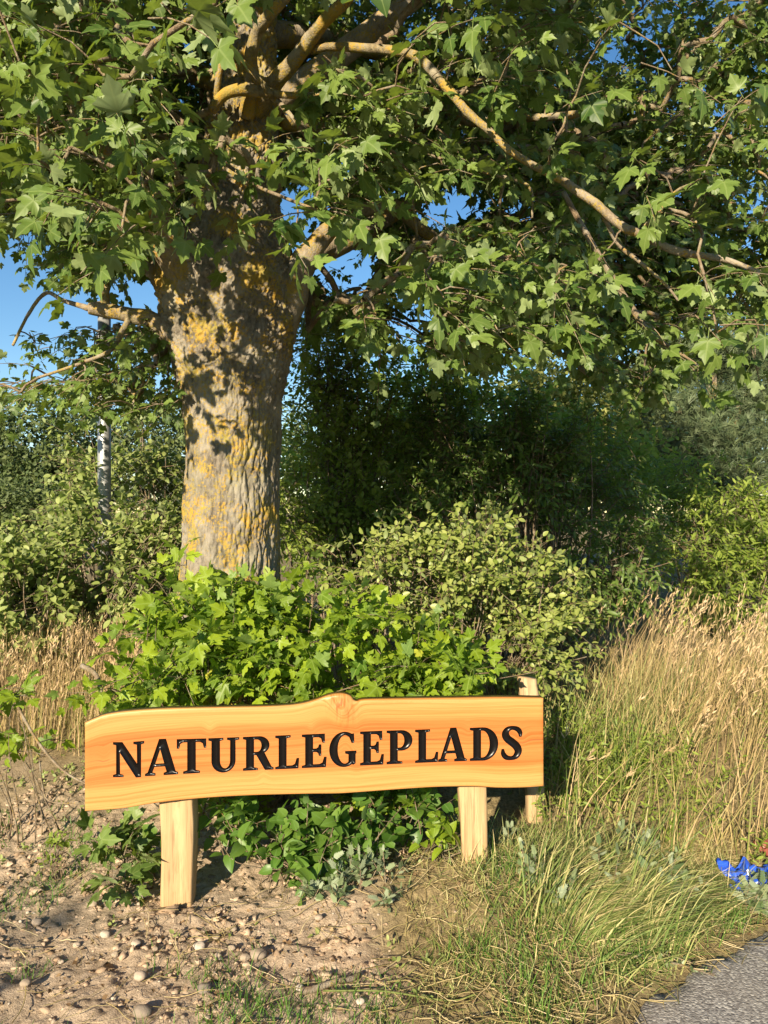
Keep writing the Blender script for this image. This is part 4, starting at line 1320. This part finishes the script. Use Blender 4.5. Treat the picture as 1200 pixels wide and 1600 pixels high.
# bare shoots leaning over the bank left of the sign
for k, (lb, pp) in enumerate((('thin bare branch arching down to the left end of the sign plank', [(28, 1105, 3.45), (60, 1160, 3.3), (100, 1205, 3.2), (150, 1232, 3.12)]),
                              ('short broken branch poking up through the shoots at the sign\'s upper left corner', [(128, 1040, 3.6), (150, 1055, 3.55), (160, 1090, 3.5), (175, 1160, 3.5)]),
                              ('thin curved stalk lying on the bank under the bare branch', [(62, 1190, 3.3), (66, 1225, 3.2), (78, 1252, 3.1), (130, 1255, 3.05)]))):
    P = np.array([U(*p) for p in pp])
    P[:, 2] = np.maximum(P[:, 2], gh(P[:, 0], P[:, 1]) + .012)
    C = catmull(P, 6)
    V, f = tube(C, np.linspace((.007, .013, .004)[k], (.004, .009, .003)[k], len(C)), 7, .2, k)
    b0 = C[-1] * np.array([1, 1, 0]) + np.array([0, 0, float(gh(C[-1:, 0], C[-1:, 1])[0])])
    obj('bare_branch', mesh('bare_branch', V - b0, f, None, True, M['twig']), None, b0, lb, 'branch')

# ------------------------------------------------------------------ grasses
def blades(acc, base, h, w, lean, bend, rnd, seg=4, tipw=.1, stiff=2.):
    """ribbons: lean (m,2) horizontal pull at the tip as a share of the height"""
    m = len(base)
    t = np.linspace(0, 1, seg + 1)
    lx = lean * h[:, None]
    up_ = np.sqrt(np.maximum(.05, 1 - np.minimum(.95, (lean ** 2).sum(1)) * .75))
    P = np.zeros((m, seg + 1, 3))
    P[..., :2] = base[:, None, :2] + lx[:, None] * (t[None, :, None] ** stiff * (1 - bend[:, None, None]) + bend[:, None, None] * t[None, :, None])
    P[..., 2] = base[:, None, 2] + h[:, None] * up_[:, None] * (t[None] - .28 * t[None] ** 3 * (lean ** 2).sum(1)[:, None])
    a = rng.uniform(0, 2 * pi, m)
    side = np.stack([np.cos(a), np.sin(a), 0 * a], 1)
    wd = (w[:, None] * (1 - t[None] ** 1.5 * (1 - tipw)) / 2)[..., None] * side[:, None]
    V = np.stack([P - wd, P + wd], 2).reshape(-1, 3)
    mm, i = np.meshgrid(np.arange(m), np.arange(seg), indexing='ij')
    o = mm * (seg + 1) * 2 + i * 2
    acc.add(V, np.stack([o, o + 1, o + 3, o + 2], -1).reshape(-1, 4), rnd=np.repeat(rnd, (seg + 1) * 2))
    return P
def heads(acc, P, rnd, n=9, size=.05):
    """feathery seed heads on the last part of each stalk"""
    m = len(P)
    for k in range(n):
        t = k / n
        o = P[:, -2] * (1 - t) + P[:, -1] * t + (P[:, -1] - P[:, -2]) * .15
        d = nrm(nrm(P[:, -1] - P[:, -2]) + rng.normal(0, .33, (m, 3)))
        L = (size * (1.1 - .6 * t) * rng.uniform(.7, 1.2, m))[:, None]
        s_ = nrm(np.cross(d, rng.normal(0, 1, (m, 3)))) * (.0042 - .001 * t)
        V = np.stack([o, o + d * L * .45 + s_, o + d * L, o + d * L * .45 - s_], 1).reshape(-1, 3)
        acc.add(V, (np.arange(m)[:, None] * 4 + np.arange(4)[None]), rnd=np.repeat(np.clip(rnd + .15, 0, 1), 4))
def scatter(n, x0, x1, y0, y1, dens=None):
    P = np.stack([rng.uniform(x0, x1, n), rng.uniform(y0, y1, n)], 1)
    if dens is not None:
        P = P[rng.random(n) < dens(P[:, 0], P[:, 1])]
    return np.c_[P, gh(P[:, 0], P[:, 1]) - .008]
def tufted(x, y, f=2.2, s=3, lo=-.1, hi=.25):
    return sstep(lo, hi, fbm(np.stack([x * f, y * f, 0 * x], 1), 2, s))
def clear_sign(x, y):
    """grass keeps off the plank and the posts"""
    return ~((y < 3.22) & (y > 2.6) & (x < .72))

# right: tall dry grass leaning with the wind
A = Acc()
b = scatter(3400, .78, 3.6, 3.45, 6.4, lambda x, y: (.03 + .97 * tufted(x, y, 3.0, 3, .0, .28)) * (x > .62 + (y - 3.3) * .30) * (.18 + .82 * sstep(.9, 1.7, x - .25 * (y - 3.4))))
m_ = len(b)
r_ = np.clip(rng.normal(.66, .2, m_), 0, 1)
wy = fbm(b * .9, 2, 91)
P = blades(A, b, rng.uniform(.38, .82, m_) * (.70 + .30 * sstep(.9, 1.9, b[:, 0])) * (1 + .25 * fbm(b * 1.7, 2, 92)), np.full(m_, .0034), np.stack([.30 + .25 * wy + rng.normal(0, .14, m_), rng.normal(-.03, .12, m_)], 1), rng.uniform(.2, .5, m_), r_, 5)
k = rng.random(m_) < .55
heads(A, P[k], r_[k])
b = scatter(9000, .70, 3.6, 3.3, 6.0, lambda x, y: (.2 + .8 * tufted(x, y, 3, 8)) * (.35 + .65 * sstep(.9, 1.6, x)))
m_ = len(b)
r_ = np.clip(rng.normal(.42, .24, m_), 0, 1)
blades(A, b, rng.uniform(.2, .6, m_), rng.uniform(.004, .007, m_), rng.normal(0, .38, (m_, 2)) + np.array([.25, 0]), rng.uniform(.2, .6, m_), r_, 4)
obj('tall_dry_grass', A.mesh('tall_dry_grass', M['dry']), None, None, 'tall dry seeding grass leaning right, right of the sign', 'grass', kind='stuff')
# green herbs in it
A = Acc()
b = scatter(7500, .66, 3.4, 3.2, 5.2, lambda x, y: tufted(x, y, 2.6, 14, -.15, .2))
m_ = len(b)
blades(A, b, rng.uniform(.15, .5, m_), rng.uniform(.005, .008, m_), rng.normal(0, .42, (m_, 2)) + np.array([.2, 0]), rng.uniform(.2, .6, m_), rng.random(m_), 4)
obj('green_grass', A.mesh('green_grass', M['green']), None, None, 'green grass and herbs at the foot of the tall dry grass', 'grass', kind='stuff')
A = Acc()
b = scatter(900, .72, 2.6, 3.25, 4.6, lambda x, y: tufted(x, y, 2.2, 58, -.1, .3))
m_ = len(b)
pos, d, nn, sz, tw = sprig_leaves(b, rng.normal(0, .3, (m_, 3)) + np.array([.25, 0, 1.]), rng.uniform(.15, .5, m_), 14, .034, .25, .7, 1., .3, .6, .1, .2)
bake(A, 'narrow', pos, d, nn, sz, rng.random(len(pos)))
V, q = tubes(tw, np.full((m_, 4), .0016), 3)
A.add(V, q, rnd=.6, vein=0.)
obj('meadow_herbs', A.mesh('meadow_herbs', M['bright']), None, None, 'yellow-green leafy meadow herbs among the dry grass', 'herbs', kind='stuff')
# left: dry grass behind the bank
A = Acc()
b = scatter(6500, -4.2, -1.35, 4.25, 6.0, lambda x, y: (.35 + .65 * tufted(x, y, 2.5, 6)) * (x < -1.45 - (y - 4.25) * .2))
m_ = len(b)
r_ = np.clip(rng.normal(.62, .2, m_), 0, 1)
P = blades(A, b, rng.uniform(.35, .68, m_), np.full(m_, .0040), np.stack([.12 + rng.normal(0, .16, m_), rng.normal(0, .14, m_)], 1), rng.uniform(.2, .5, m_), r_, 4)
k = rng.random(m_) < .35
heads(A, P[k], r_[k], 6, .05)
b = scatter(3000, -4.2, -1.5, 4.2, 6.0, lambda x, y: tufted(x, y, 2, 16, -.1, .3))
m_ = len(b)
blades(A, b, rng.uniform(.2, .45, m_), rng.uniform(.004, .007, m_), rng.normal(0, .3, (m_, 2)), rng.uniform(.2, .6, m_), rng.uniform(0, .35, m_), 4)
obj('tall_dry_grass', A.mesh('tall_dry_grass', M['dry']), None, None, 'dense straw-coloured grass behind the bank left of the sign', 'grass', kind='stuff')
# green, wind-laid clump between sign and path
A = Acc()
c_ = np.array([U(900, 1450, 2.80), U(940, 1470, 2.72), U(880, 1410, 2.95), U(960, 1440, 2.82), U(850, 1400, 3.0), U(1010, 1430, 2.95), U(1040, 1390, 3.05), U(930, 1390, 3.05), U(985, 1475, 2.72)])
w_ = rng.choice(len(c_), 2000, p=np.array([2, 2, 1, 2, .8, 1.6, 1.4, 1.5, 1.3]) / 13.6)
b = c_[w_] + rng.normal(0, .09, (2000, 3))
b[:, 2] = gh(b[:, 0], b[:, 1]) - .01
m_ = len(b)
tl_ = np.stack([fbm(b * 5, 2, 93), fbm(b * 5, 2, 94)], 1) * .9
r_ = np.clip(rng.normal(.55, .3, m_) + .5 * fbm(b * 7, 2, 95) + .1 * (w_ > 4), 0, 1)
blades(A, b, rng.uniform(.08, .34, m_), rng.uniform(.003, .0085, m_), np.stack([.82 + tl_[:, 0] + rng.normal(0, .22, m_), .10 + tl_[:, 1] + rng.normal(0, .28, m_)], 1), rng.uniform(.35, .8, m_), r_, 6)
obj('grass_clump', A.mesh('grass_clump', M['green']), None, None, 'thick green grass clump bent over beside the asphalt path', 'grass', kind='stuff')
# verge: short green tufts in front
A = Acc()
def verge(x, y):
    d = y - path_edge_y(x)
    t = tufted(x, y, 4.2, 33, -.05, .3)
    lft = np.exp(-((y - 2.40 - .05 * np.sin(x * 5)) / .15) ** 2) * (x < .1) * 1.0 + .25 * tufted(x, y, 7, 39, .1, .3) * (y < 2.8) * (x < .2)
    rgt = sstep(-.05, .35, x) * .75 * sstep(3.3, 3.0, y)
    bank = sstep(-1.15, -1.35, x) * .5 * sstep(2.75, 3.0, y)
    return np.clip((lft + rgt + bank) * t, 0, 1) * (d > .03)
b = scatter(34000, -1.9, 1.6, 2.1, 3.7, verge)
m_ = len(b)
blades(A, b, rng.uniform(.025, .085, m_) * (1 + .5 * (b[:, 0] > .2)), rng.uniform(.0025, .005, m_), rng.normal(0, .5, (m_, 2)), rng.uniform(.3, .8, m_), np.clip(rng.normal(.45, .25, m_) - .18 * (b[:, 0] < 0), 0, 1), 3)
obj('short_grass', A.mesh('short_grass', M['lush']), None, None, 'short green grass tufts along the front of the verge', 'grass', kind='stuff')
# yellowing longer grass round the right post
A = Acc()
b = scatter(15000, -.1, 1.5, 2.3, 3.5, lambda x, y: (.25 + .75 * tufted(x, y, 3.4, 47, -.2, .25)) * ((y - path_edge_y(x)) > .04) * sstep(0, .3, x) * (1 - .75 * (y > 2.9) * (x < .3)))
m_ = len(b)
blades(A, b, rng.uniform(.025, .085, m_) * (1 + 1.0 * (b[:, 1] > 2.95) + .5 * (b[:, 0] > .6)), rng.uniform(.003, .005, m_), rng.normal(0, .9, (m_, 2)) + np.array([.2, 0]), rng.uniform(.3, .8, m_), np.clip(rng.normal(.66, .26, m_), 0, 1), 4)
obj('yellow_grass', A.mesh('yellow_grass', M['green']), None, None, 'yellowing ragged grass around the foot of the right sign post', 'grass', kind='stuff')
# straw lying about
A = Acc()
b = scatter(3600, -1.4, 1.7, 2.2, 3.5, lambda x, y: np.clip(.10 + .9 * sstep(-.1, .35, x), 0, 1) * ((y - path_edge_y(x)) > -.06))
m_ = len(b)
a = rng.uniform(0, 2 * pi, m_)
L = rng.uniform(.05, .22, m_)
t = np.linspace(-.5, .5, 5)
P = b[:, None] + np.stack([np.cos(a), np.sin(a), 0 * a], 1)[:, None] * L[:, None, None] * t[None, :, None]
P[..., :2] += (np.stack([-np.sin(a), np.cos(a)], 1) * (L * rng.normal(0, .3, m_))[:, None])[:, None] * (t ** 2)[None, :, None]
P[..., 2] = gh(P[..., 0], P[..., 1]) + .008 + rng.uniform(0, .02, m_)[:, None] * (1 + 2 * t[None] * rng.normal(0, 1, m_)[:, None] * .5)
V, q = tubes(P, rng.uniform(.0006, .0019, (m_, 1)) * np.ones((1, 5)), 3)
A.add(V, q, rnd=np.repeat(rng.random(m_), 15))
obj('straw_litter', A.mesh('straw_litter', M['straw']), None, None, 'dead straw and cut stalks strewn over the ground', 'straw', kind='stuff')

# small dead leaves and bark flakes
A = Acc()
b = scatter(2600, -1.9, 1.5, 2.25, 3.6, lambda x, y: (.2 + .8 * tufted(x, y, 3, 88, -.2, .2)) * ((y - path_edge_y(x)) > -.03))
m_ = len(b)
b[:, 2] += .016
bake(A, 'card', b, rng.normal(0, 1, (m_, 3)) * np.array([1, 1, .2]), rng.normal(0, .5, (m_, 3)) + np.array([0, 0, 1]), rng.uniform(.008, .026, m_), rng.random(m_))
obj('leaf_litter', A.mesh('leaf_litter', M['litter']), None, None, 'small brown dead leaf scraps strewn over the soil and verge', 'leaf litter', kind='stuff')
# small broad-leaved weeds hugging the ground
A = Acc()
def lowd(x, y):
    bk = sstep(-1.0, -1.25, x) * sstep(2.75, 3.0, y) * .8
    rg = sstep(-.1, .3, x) * .55
    return np.clip((bk + rg) * tufted(x, y, 3.5, 57, -.1, .3) + .02, 0, 1) * ((y - path_edge_y(x)) > .05)
b = scatter(2600, -2.2, 1.5, 2.3, 4.4, lowd)
m_ = len(b)
pos, d, nn, sz, tw = sprig_leaves(b, rng.normal(0, .6, (m_, 3)) + np.array([0, 0, .8]), rng.uniform(.015, .06, m_), 5, .022, .2, .8, 1., .2, .5, .2, .1)
bake(A, 'oval', pos, d, nn, sz, rng.random(len(pos)))
obj('ground_weeds', A.mesh('ground_weeds', M['left']), None, None, 'low small-leaved weeds creeping over the bank and verge', 'weeds', kind='stuff')
# silvery weeds
def weed(label, spots, n, size, L, lean=(0, 0), flat=False, kindname='silver_weed'):
    b = np.array([U(*p) for p in spots])
    b[:, 2] = gh(b[:, 0], b[:, 1])
    loc = b[0].copy()
    root = thing(kindname, loc, label, 'weed', 'silvery weeds in the grass by the sign')
    w = rng.integers(0, len(b), n)
    B = b[w] + rng.normal(0, .02, (n, 3)) * np.array([1, 1, 0])
    D = np.array([lean[0], lean[1], .15 if flat else 1.]) + rng.normal(0, .35 if not flat else .12, (n, 3))
    B[:, 2] = gh(B[:, 0], B[:, 1]) + (.02 if flat else 0)
    if flat:
        D[:, 2] = .06
    pos, d, nn, sz, tw = sprig_leaves(B, D, L * rng.uniform(.7, 1.2, n), 9, size, .15, .3, .8, .2, .9, .2, .1)
    leaves(root, loc, 'pinnate', 'silver', pos, d, nn, sz, rng.random(len(pos)), 40)
    A = Acc()
    V, q = tubes(tw, np.linspace(.003, .0015, 4)[None] * np.ones((n, 1)), 4)
    A.add(V, q)
    obj('stems', A.mesh('stems', M['twig'], loc, True), root, kind='stuff')
weed('silvery cut-leaved weed at the right foot of the heart-leaved bush under the sign', [(575, 1380, 3.05), (600, 1400, 3.0), (560, 1410, 2.98), (540, 1390, 3.02)], 15, .055, .13)
weed('pale cut-leaved weed low on the soil in front of the heart-leaved bush', [(490, 1410, 2.98), (520, 1430, 2.93), (600, 1440, 2.9)], 12, .05, .08)
weed('silvery weed standing in the shade behind the green grass clump', [(985, 1320, 3.35), (1005, 1330, 3.3)], 9, .06, .18, (.1, 0))
weed('silvery weed lying across the green grass clump', [(1000, 1390, 2.95), (1040, 1370, 3.0), (960, 1400, 2.93)], 12, .06, .2, (.5, .3))
weed('silvery weed between the right sign post and the grass clump', [(850, 1410, 2.95), (880, 1430, 2.9), (830, 1390, 3.0)], 11, .055, .13)
weed('cut silvery weed stalk lying flat at the edge of the asphalt', [(970, 1497, 2.64), (978, 1500, 2.63)], 4, .034, .32, (1, -.28), True)
weed('pale weed hanging over the asphalt below the blue plastic', [(1165, 1420, 2.98), (1190, 1410, 3.02)], 14, .07, .14, (.2, -.3))
weed('silvery weed tip under the right end of the sign', [(790, 1290, 3.3), (735, 1330, 3.2)], 10, .06, .12)

# ------------------------------------------------------------------ stones, clods, litter
def ico(n):
    import bmesh
    bm = bmesh.new()
    bmesh.ops.create_icosphere(bm, subdivisions=n, radius=1)
    V = np.array([v.co[:] for v in bm.verts])
    T = np.array([[v.index for v in f.verts] for f in bm.faces])
    bm.free()
    return V, T
I1, I2, I3 = ico(1), ico(2), ico(3)
def lumps(acc, pos, size, I, s=0, flat=.65, rough=.35):
    V0, T0 = I
    m, k = len(pos), len(V0)
    sc = size[:, None] * np.stack([rng.uniform(.7, 1.3, m), rng.uniform(.7, 1.3, m), rng.uniform(.6, 1.0, m) * flat / .65 * .75], 1)
    a = rng.uniform(0, 2 * pi, m)
    off = rng.uniform(0, 100, (m, 1, 3))
    nz = fbm((V0[None] * 1.3 + off).reshape(-1, 3), 2, s).reshape(m, k)
    V = V0[None] * (1 + rough * nz[..., None]) * sc[:, None]
    if rough > .9:
        V = V + rng.normal(0, .22, V.shape) * size[:, None, None]
    c, s_ = np.cos(a)[:, None], np.sin(a)[:, None]
    V = np.stack([V[..., 0] * c - V[..., 1] * s_, V[..., 0] * s_ + V[..., 1] * c, V[..., 2]], -1) + pos[:, None]
    acc.add(V.reshape(-1, 3), (T0[None] + (np.arange(m) * k)[:, None, None]).reshape(-1, 3), rnd=np.repeat(rng.random(m), k))
bare = lambda x, y: (1 - veg_mask(x, y)) * (y - path_edge_y(x) > .05)
A = Acc()
b = scatter(15000, -1.9, .35, 2.3, 4.0, lambda x, y: bare(x, y) * (.15 + .85 * tufted(x, y, 3.3, 71, -.3, .2)))
sz = .003 + .013 * rng.random(len(b)) ** 4
b[:, 2] += sz * .1 + .006
lumps(A, b, sz, I1, 3, .55, 1.1)
b = scatter(170, -1.9, .35, 2.4, 3.6, bare)
sz = .012 + .022 * rng.random(len(b)) ** 3
b[:, 2] += sz * .2
lumps(A, b, sz, I2, 5, .5, 1.1)
obj('soil_clods', A.mesh('soil_clods', M['clod']), None, None, 'crumbs and clods of dug soil round the left sign post', 'soil', kind='stuff')
A = Acc()
b = scatter(560, -1.9, .9, 2.2, 3.6, lambda x, y: np.clip(.15 + bare(x, y) * tufted(x, y, 2.6, 77, -.2, .2), 0, 1) * (y - path_edge_y(x) > .02))
sz = .004 + .007 * rng.random(len(b)) ** 2
b[:, 2] += sz * .3 + .006
lumps(A, b, sz, I1, 9, .6, .25)
obj('pebbles', A.mesh('pebbles', M['stone'], smooth=True), None, None, 'small pebbles scattered over the bare soil', 'pebbles', kind='stuff')
def stone(px, py, wpx, label, group=None, tone=.6):
    # find where the sight line meets the ground
    y_ = 2.6
    for _ in range(30):
        p = U(px, py, y_)
        y_ += (p[2] - float(gh(np.array([p[0]]), np.array([y_]), False)[0])) * 1.2
    p = U(px, py, y_)
    r = wpx / 2 / F * y_
    V0, T0 = I3
    nz = fbm(V0 * 1.2 + px, 3, 7)
    V = V0 * (1 + .28 * nz[:, None]) * np.array([1, .85, .62]) * r + np.array([0, 0, r * .14 + .008])
    z = float(gh(p[:1], p[1:2])[0])
    obj('stone', mesh('stone', V, T0, {'rnd': np.full(len(V), tone)}, True, M['stone']), None, (p[0], p[1], z), label, 'stone', group)
stone(403, 1499, 26, 'largest grey rounded stone on the soil right of the left post', None, .3)
stone(383, 1503, 17, 'brownish stone touching the left of the largest grey stone', None, .45)
stone(312, 1483, 19, 'flat pale stone lying below the foot of the left post', None, .95)
stone(219, 1530, 21, 'biggest pale tan stone at the front of the bare soil', None, .75)
stone(164, 1466, 16, 'round cream stone alone on the open soil left of the post', None, .85)
stone(212, 1480, 15, 'pale stone halfway between the cream stone and the left post', None, .8)
stone(222, 1403, 20, 'yellowish stone tucked just left of the left post', None, .9)
stone(320, 1552, 24, 'dark grey stone at the front edge among the short grass', None, .1)
stone(469, 1551, 14, 'white stone at the left tip of the fallen stick', None, 1.)
stone(563, 1572, 14, 'white stone below the fallen stick', None, .98)
stone(498, 1440, 13, 'small tan stone near the weeds under the sign', None, .6)
stone(40, 1548, 17, 'grey stone near the left front corner', None, .35)
stone(222, 1587, 28, 'bluish grey flat stone in the front shadow', None, .2)
stone(338, 1465, 13, 'small stone just right of the left post foot', None, .65)
stone(145, 1420, 15, 'brown stone on the soil below the dark maple seedling', None, .5)
stone(58, 1445, 18, 'tan stone at the left edge of the bare soil', None, .6)
SMALL = 'small pale stone half sunk in the bare soil'
for px, py in ((243, 1489), (180, 1495), (120, 1480), (340, 1500), (362, 1488), (95, 1505), (420, 1475), (365, 1455), (195, 1440)):
    stone(px, py, rng.uniform(9, 13), SMALL, 'small stones in the bare soil', rng.uniform(.3, .75))
# fallen stick
P = np.array([U(470, 1556, 2.45), U(495, 1549, 2.46), U(525, 1543, 2.48), U(548, 1533, 2.50), U(562, 1518, 2.53)])
P[:, 2] = gh(P[:, 0], P[:, 1]) + .016
V, f = tube(catmull(P, 6), np.linspace(.012, .008, 25), 9, .35, 4)
obj('stick', mesh('stick', V - P[0], f, None, True, M['stem']), None, P[0], 'short dark crooked stick lying on the soil at the front', 'stick')
P = np.array([U(505, 1562, 2.43), U(600, 1570, 2.42), U(700, 1572, 2.41), U(745, 1571, 2.42)])
P[:, 2] = gh(P[:, 0], P[:, 1]) + .02
V, f = tube(catmull(P, 6), np.full(19, .003), 6, .1, 4)
obj('dry_stalk', mesh('dry_stalk', V - P[0], f, None, True, M['dry']), None, P[0], 'long pale dry stalk lying along the front right of the fallen stick', 'stalk')
# blue plastic wrapping lying in the grass
def sheet(name, c, sx, sy, mat, label, cat, s, hgt=.06, nx_=40, ny_=24):
    u, v = np.meshgrid(np.linspace(-1, 1, nx_), np.linspace(-1, 1, ny_), indexing='ij')
    P = np.stack([c[0] + u * sx + .12 * sx * np.sin(v * 4 + s), c[1] + v * sy + .15 * sy * np.sin(u * 5), 0 * u], -1).reshape(-1, 3)
    Q = np.c_[u.ravel() * 1.7, v.ravel() * 1.3, np.full(u.size, s * 3.1)]
    rid = 1 - np.abs(fbm(Q, 3, s))
    P[:, 2] = gh(P[:, 0], P[:, 1], False) + .03 + hgt * (rid ** 3) + .02 * fbm(Q * 3, 2, s)
    P[:, :2] += .02 * np.stack([fbm(Q * 2 + 5, 2, s), fbm(Q * 2 + 9, 2, s)], 1)
    i, j = np.meshgrid(np.arange(nx_ - 1), np.arange(ny_ - 1), indexing='ij')
    q = np.stack([i * ny_ + j, (i + 1) * ny_ + j, (i + 1) * ny_ + j + 1, i * ny_ + j + 1], -1).reshape(-1, 4)
    P2 = P - np.array([0, 0, .0015])
    n = len(P)
    me = mesh(name, np.vstack([P, P2]) - np.r_[c[:2], 0], np.vstack([q, q[:, ::-1] + n]), None, False, M[mat])
    obj(name, me, None, (c[0], c[1], 0), label, cat)
sheet('plastic_bag', U(1205, 1362, 3.10), .19, .095, 'blue', 'crumpled bright blue plastic bag in the grass at the right edge', 'bag', 3, .08)
sheet('plastic_scrap', U(1203, 1318, 3.35), .05, .04, 'red', 'small red plastic scrap behind the blue bag', 'scrap', 8, .05, 16, 12)

# ------------------------------------------------------------------ trees farther off
def far_tree(name, label, x, y, h, blobs, n, size, kind, mat, group=None, k=6, tr=.14, sprig=.5, hang=.3):
    z0 = float(gh(np.array([x]), np.array([y]), False)[0])
    loc = np.array([x, y, z0])
    root = thing(name, loc, label, 'tree', group)
    V, f = tube([(x, y, z0 - .2), (x + .05, y, z0 + h * .35), (x - .05, y + .05, z0 + h * .8)], [tr, tr * .75, tr * .2], 9, .2, 3)
    obj('trunk', mesh('trunk', V - loc, f, None, True, M['limb']), root)
    B, O = in_blobs(blobs, n, .5)
    B = B[B[:, 2] > z0 + .1]
    O = O[:len(B)]
    D = nrm(O + np.array([0, 0, .3]) + rng.normal(0, .4, B.shape))
    pos, d, nn, sz, tw = sprig_leaves(B - D * sprig * .4, D, np.full(len(B), sprig), k, size, .2, .6, .9, .4, .6, .1, hang)
    A = Acc()
    bake(A, kind, pos, d, nn, sz, rng.random(len(pos)))
    obj('crown', A.mesh('crown', M[mat], loc), root, kind='stuff')
    A = Acc()
    for b_ in blobs:
        s0 = np.array([x, y, z0 + h * .3])
        e = np.array(b_[0])
        V, f = tube(catmull([s0, (s0 + e) / 2 + np.array([0, 0, .1 * h]), e], 4), np.linspace(tr * .5, tr * .12, 9), 6, .1, 2)
        A.add(V, f)
    obj('limbs', A.mesh('limbs', M['limb'], loc, True), root)
far_tree('broadleaf_tree', 'distant olive-green tree at the far left edge', -13.6, 27, 5.4,
         [blob(35, 690, 27, 2.3, 1.8, 1.5), blob(-20, 740, 26.5, 2.2, 1.8, 1.8), blob(70, 760, 26, 1.8, 1.5, 1.5), blob(-90, 700, 27, 2.2, 2, 2)], 2300, .21, 'card', 'far', 'far trees across the field')
far_tree('broadleaf_tree', 'distant rounded tree just left of the steel fence post', -11.2, 29, 5.2,
         [blob(120, 690, 29, 1.7, 1.6, 1.6), blob(170, 740, 29, 2.2, 1.6, 1.8), blob(230, 700, 30, 2.2, 1.6, 1.6), blob(100, 770, 28, 1.8, 1.5, 1.3)], 2000, .2, 'card', 'far', 'far trees across the field')
far_tree('far_shrub', 'low grey-green distant bush below the far left trees', -13, 22, 2.4,
         [blob(20, 790, 22, 1.6, 1, .75), blob(75, 800, 22.5, 1.2, 1, .6), blob(-60, 790, 22, 1.6, 1, .9)], 1200, .15, 'card', 'far', None, 6, .07)
far_tree('broadleaf_tree', 'distant tree row behind the bush left of the trunk', -7, 31, 5.5,
         [blob(300, 690, 31, 2.6, 2, 1.8), blob(400, 720, 31, 2.6, 2, 2), blob(520, 700, 31, 2.6, 2, 1.9), blob(620, 700, 31, 2.2, 2, 2.0)], 2600, .21, 'card', 'far', 'far trees across the field')
far_tree('broadleaf_tree', 'sunlit yellow-green tree seen under the crown right of centre', 3.4, 15, 4.6,
         [blob(860, 600, 15, .95, .9, .55), blob(920, 640, 15, 1.1, .9, .7), blob(820, 650, 15.3, .8, .8, .7), blob(900, 720, 15, 1.6, 1, 1.1)], 2300, .12, 'oval', 'yellowish', None, 6, .1)
far_tree('pine_tree', 'grey-green pine in layers at the right behind the yellow-green bush', 7.2, 16, 6.0,
         [blob(1050, 640, 16, 1.3, .9, .28), blob(1120, 690, 15.5, 1.5, .9, .30), blob(1000, 690, 16, 1.1, .9, .30), blob(1170, 620, 16.5, 1.2, .9, .3), blob(1080, 740, 15.5, 1.5, .9, .3), blob(1100, 560, 16.5, 1.3, .9, .35), blob(1180, 740, 15.5, 1.3, .9, .3), blob(1010, 600, 16.5, .9, .8, .3), blob(1210, 540, 17, 1.3, .9, .4)], 1700, .26, 'needle', 'pine', None, 5, .16, .5, .0)
far_tree('broadleaf_tree', 'dark tree filling the right background behind the pine', 9.5, 22, 7,
         [blob(980, 700, 22, 2.2, 1.6, 2.0), blob(1110, 640, 22, 2.4, 1.6, 2.6), blob(1230, 600, 22, 2.4, 1.6, 3.0), blob(1150, 500, 22.5, 2.2, 1.6, 2.0), blob(1000, 560, 22.5, 1.8, 1.6, 1.6)], 3000, .19, 'card', 'far', None, 6, .2)
far_tree('broadleaf_tree', 'mid-green tree standing behind the big dark bush', 2.2, 11, 4,
         [blob(700, 680, 11, 1.0, .8, 1.2), blob(640, 640, 11.5, .8, .7, .9), blob(800, 720, 11, 1.2, .8, 1.2), blob(930, 760, 11, 1.0, .8, 1.2), blob(1010, 790, 10.5, .7, .7, 1.0), blob(600, 780, 11, 1.0, .8, .9), blob(470, 780, 11, 1.0, .7, .9)], 2600, .11, 'oval', 'bright', None, 6, .1)

# unseen foliage added behind the camera to cast shade on the front of the verge
hx = np.arange(-6.6, -3.4, .42)
shade_hedge_b = [(np.array([x, -3.0, z]), (.5, .45, .5)) for x in hx for z in (.5, 1.25, 2.0)]
shrub('shade_hedge', 'unseen leafy screen added behind the camera to shade the front verge', 'shade_hedge', shade_hedge_b, 5200, 6, .12, 'card', 'dark', .20, 0, 10, base=(-4.3, -3.0), shell=.3)
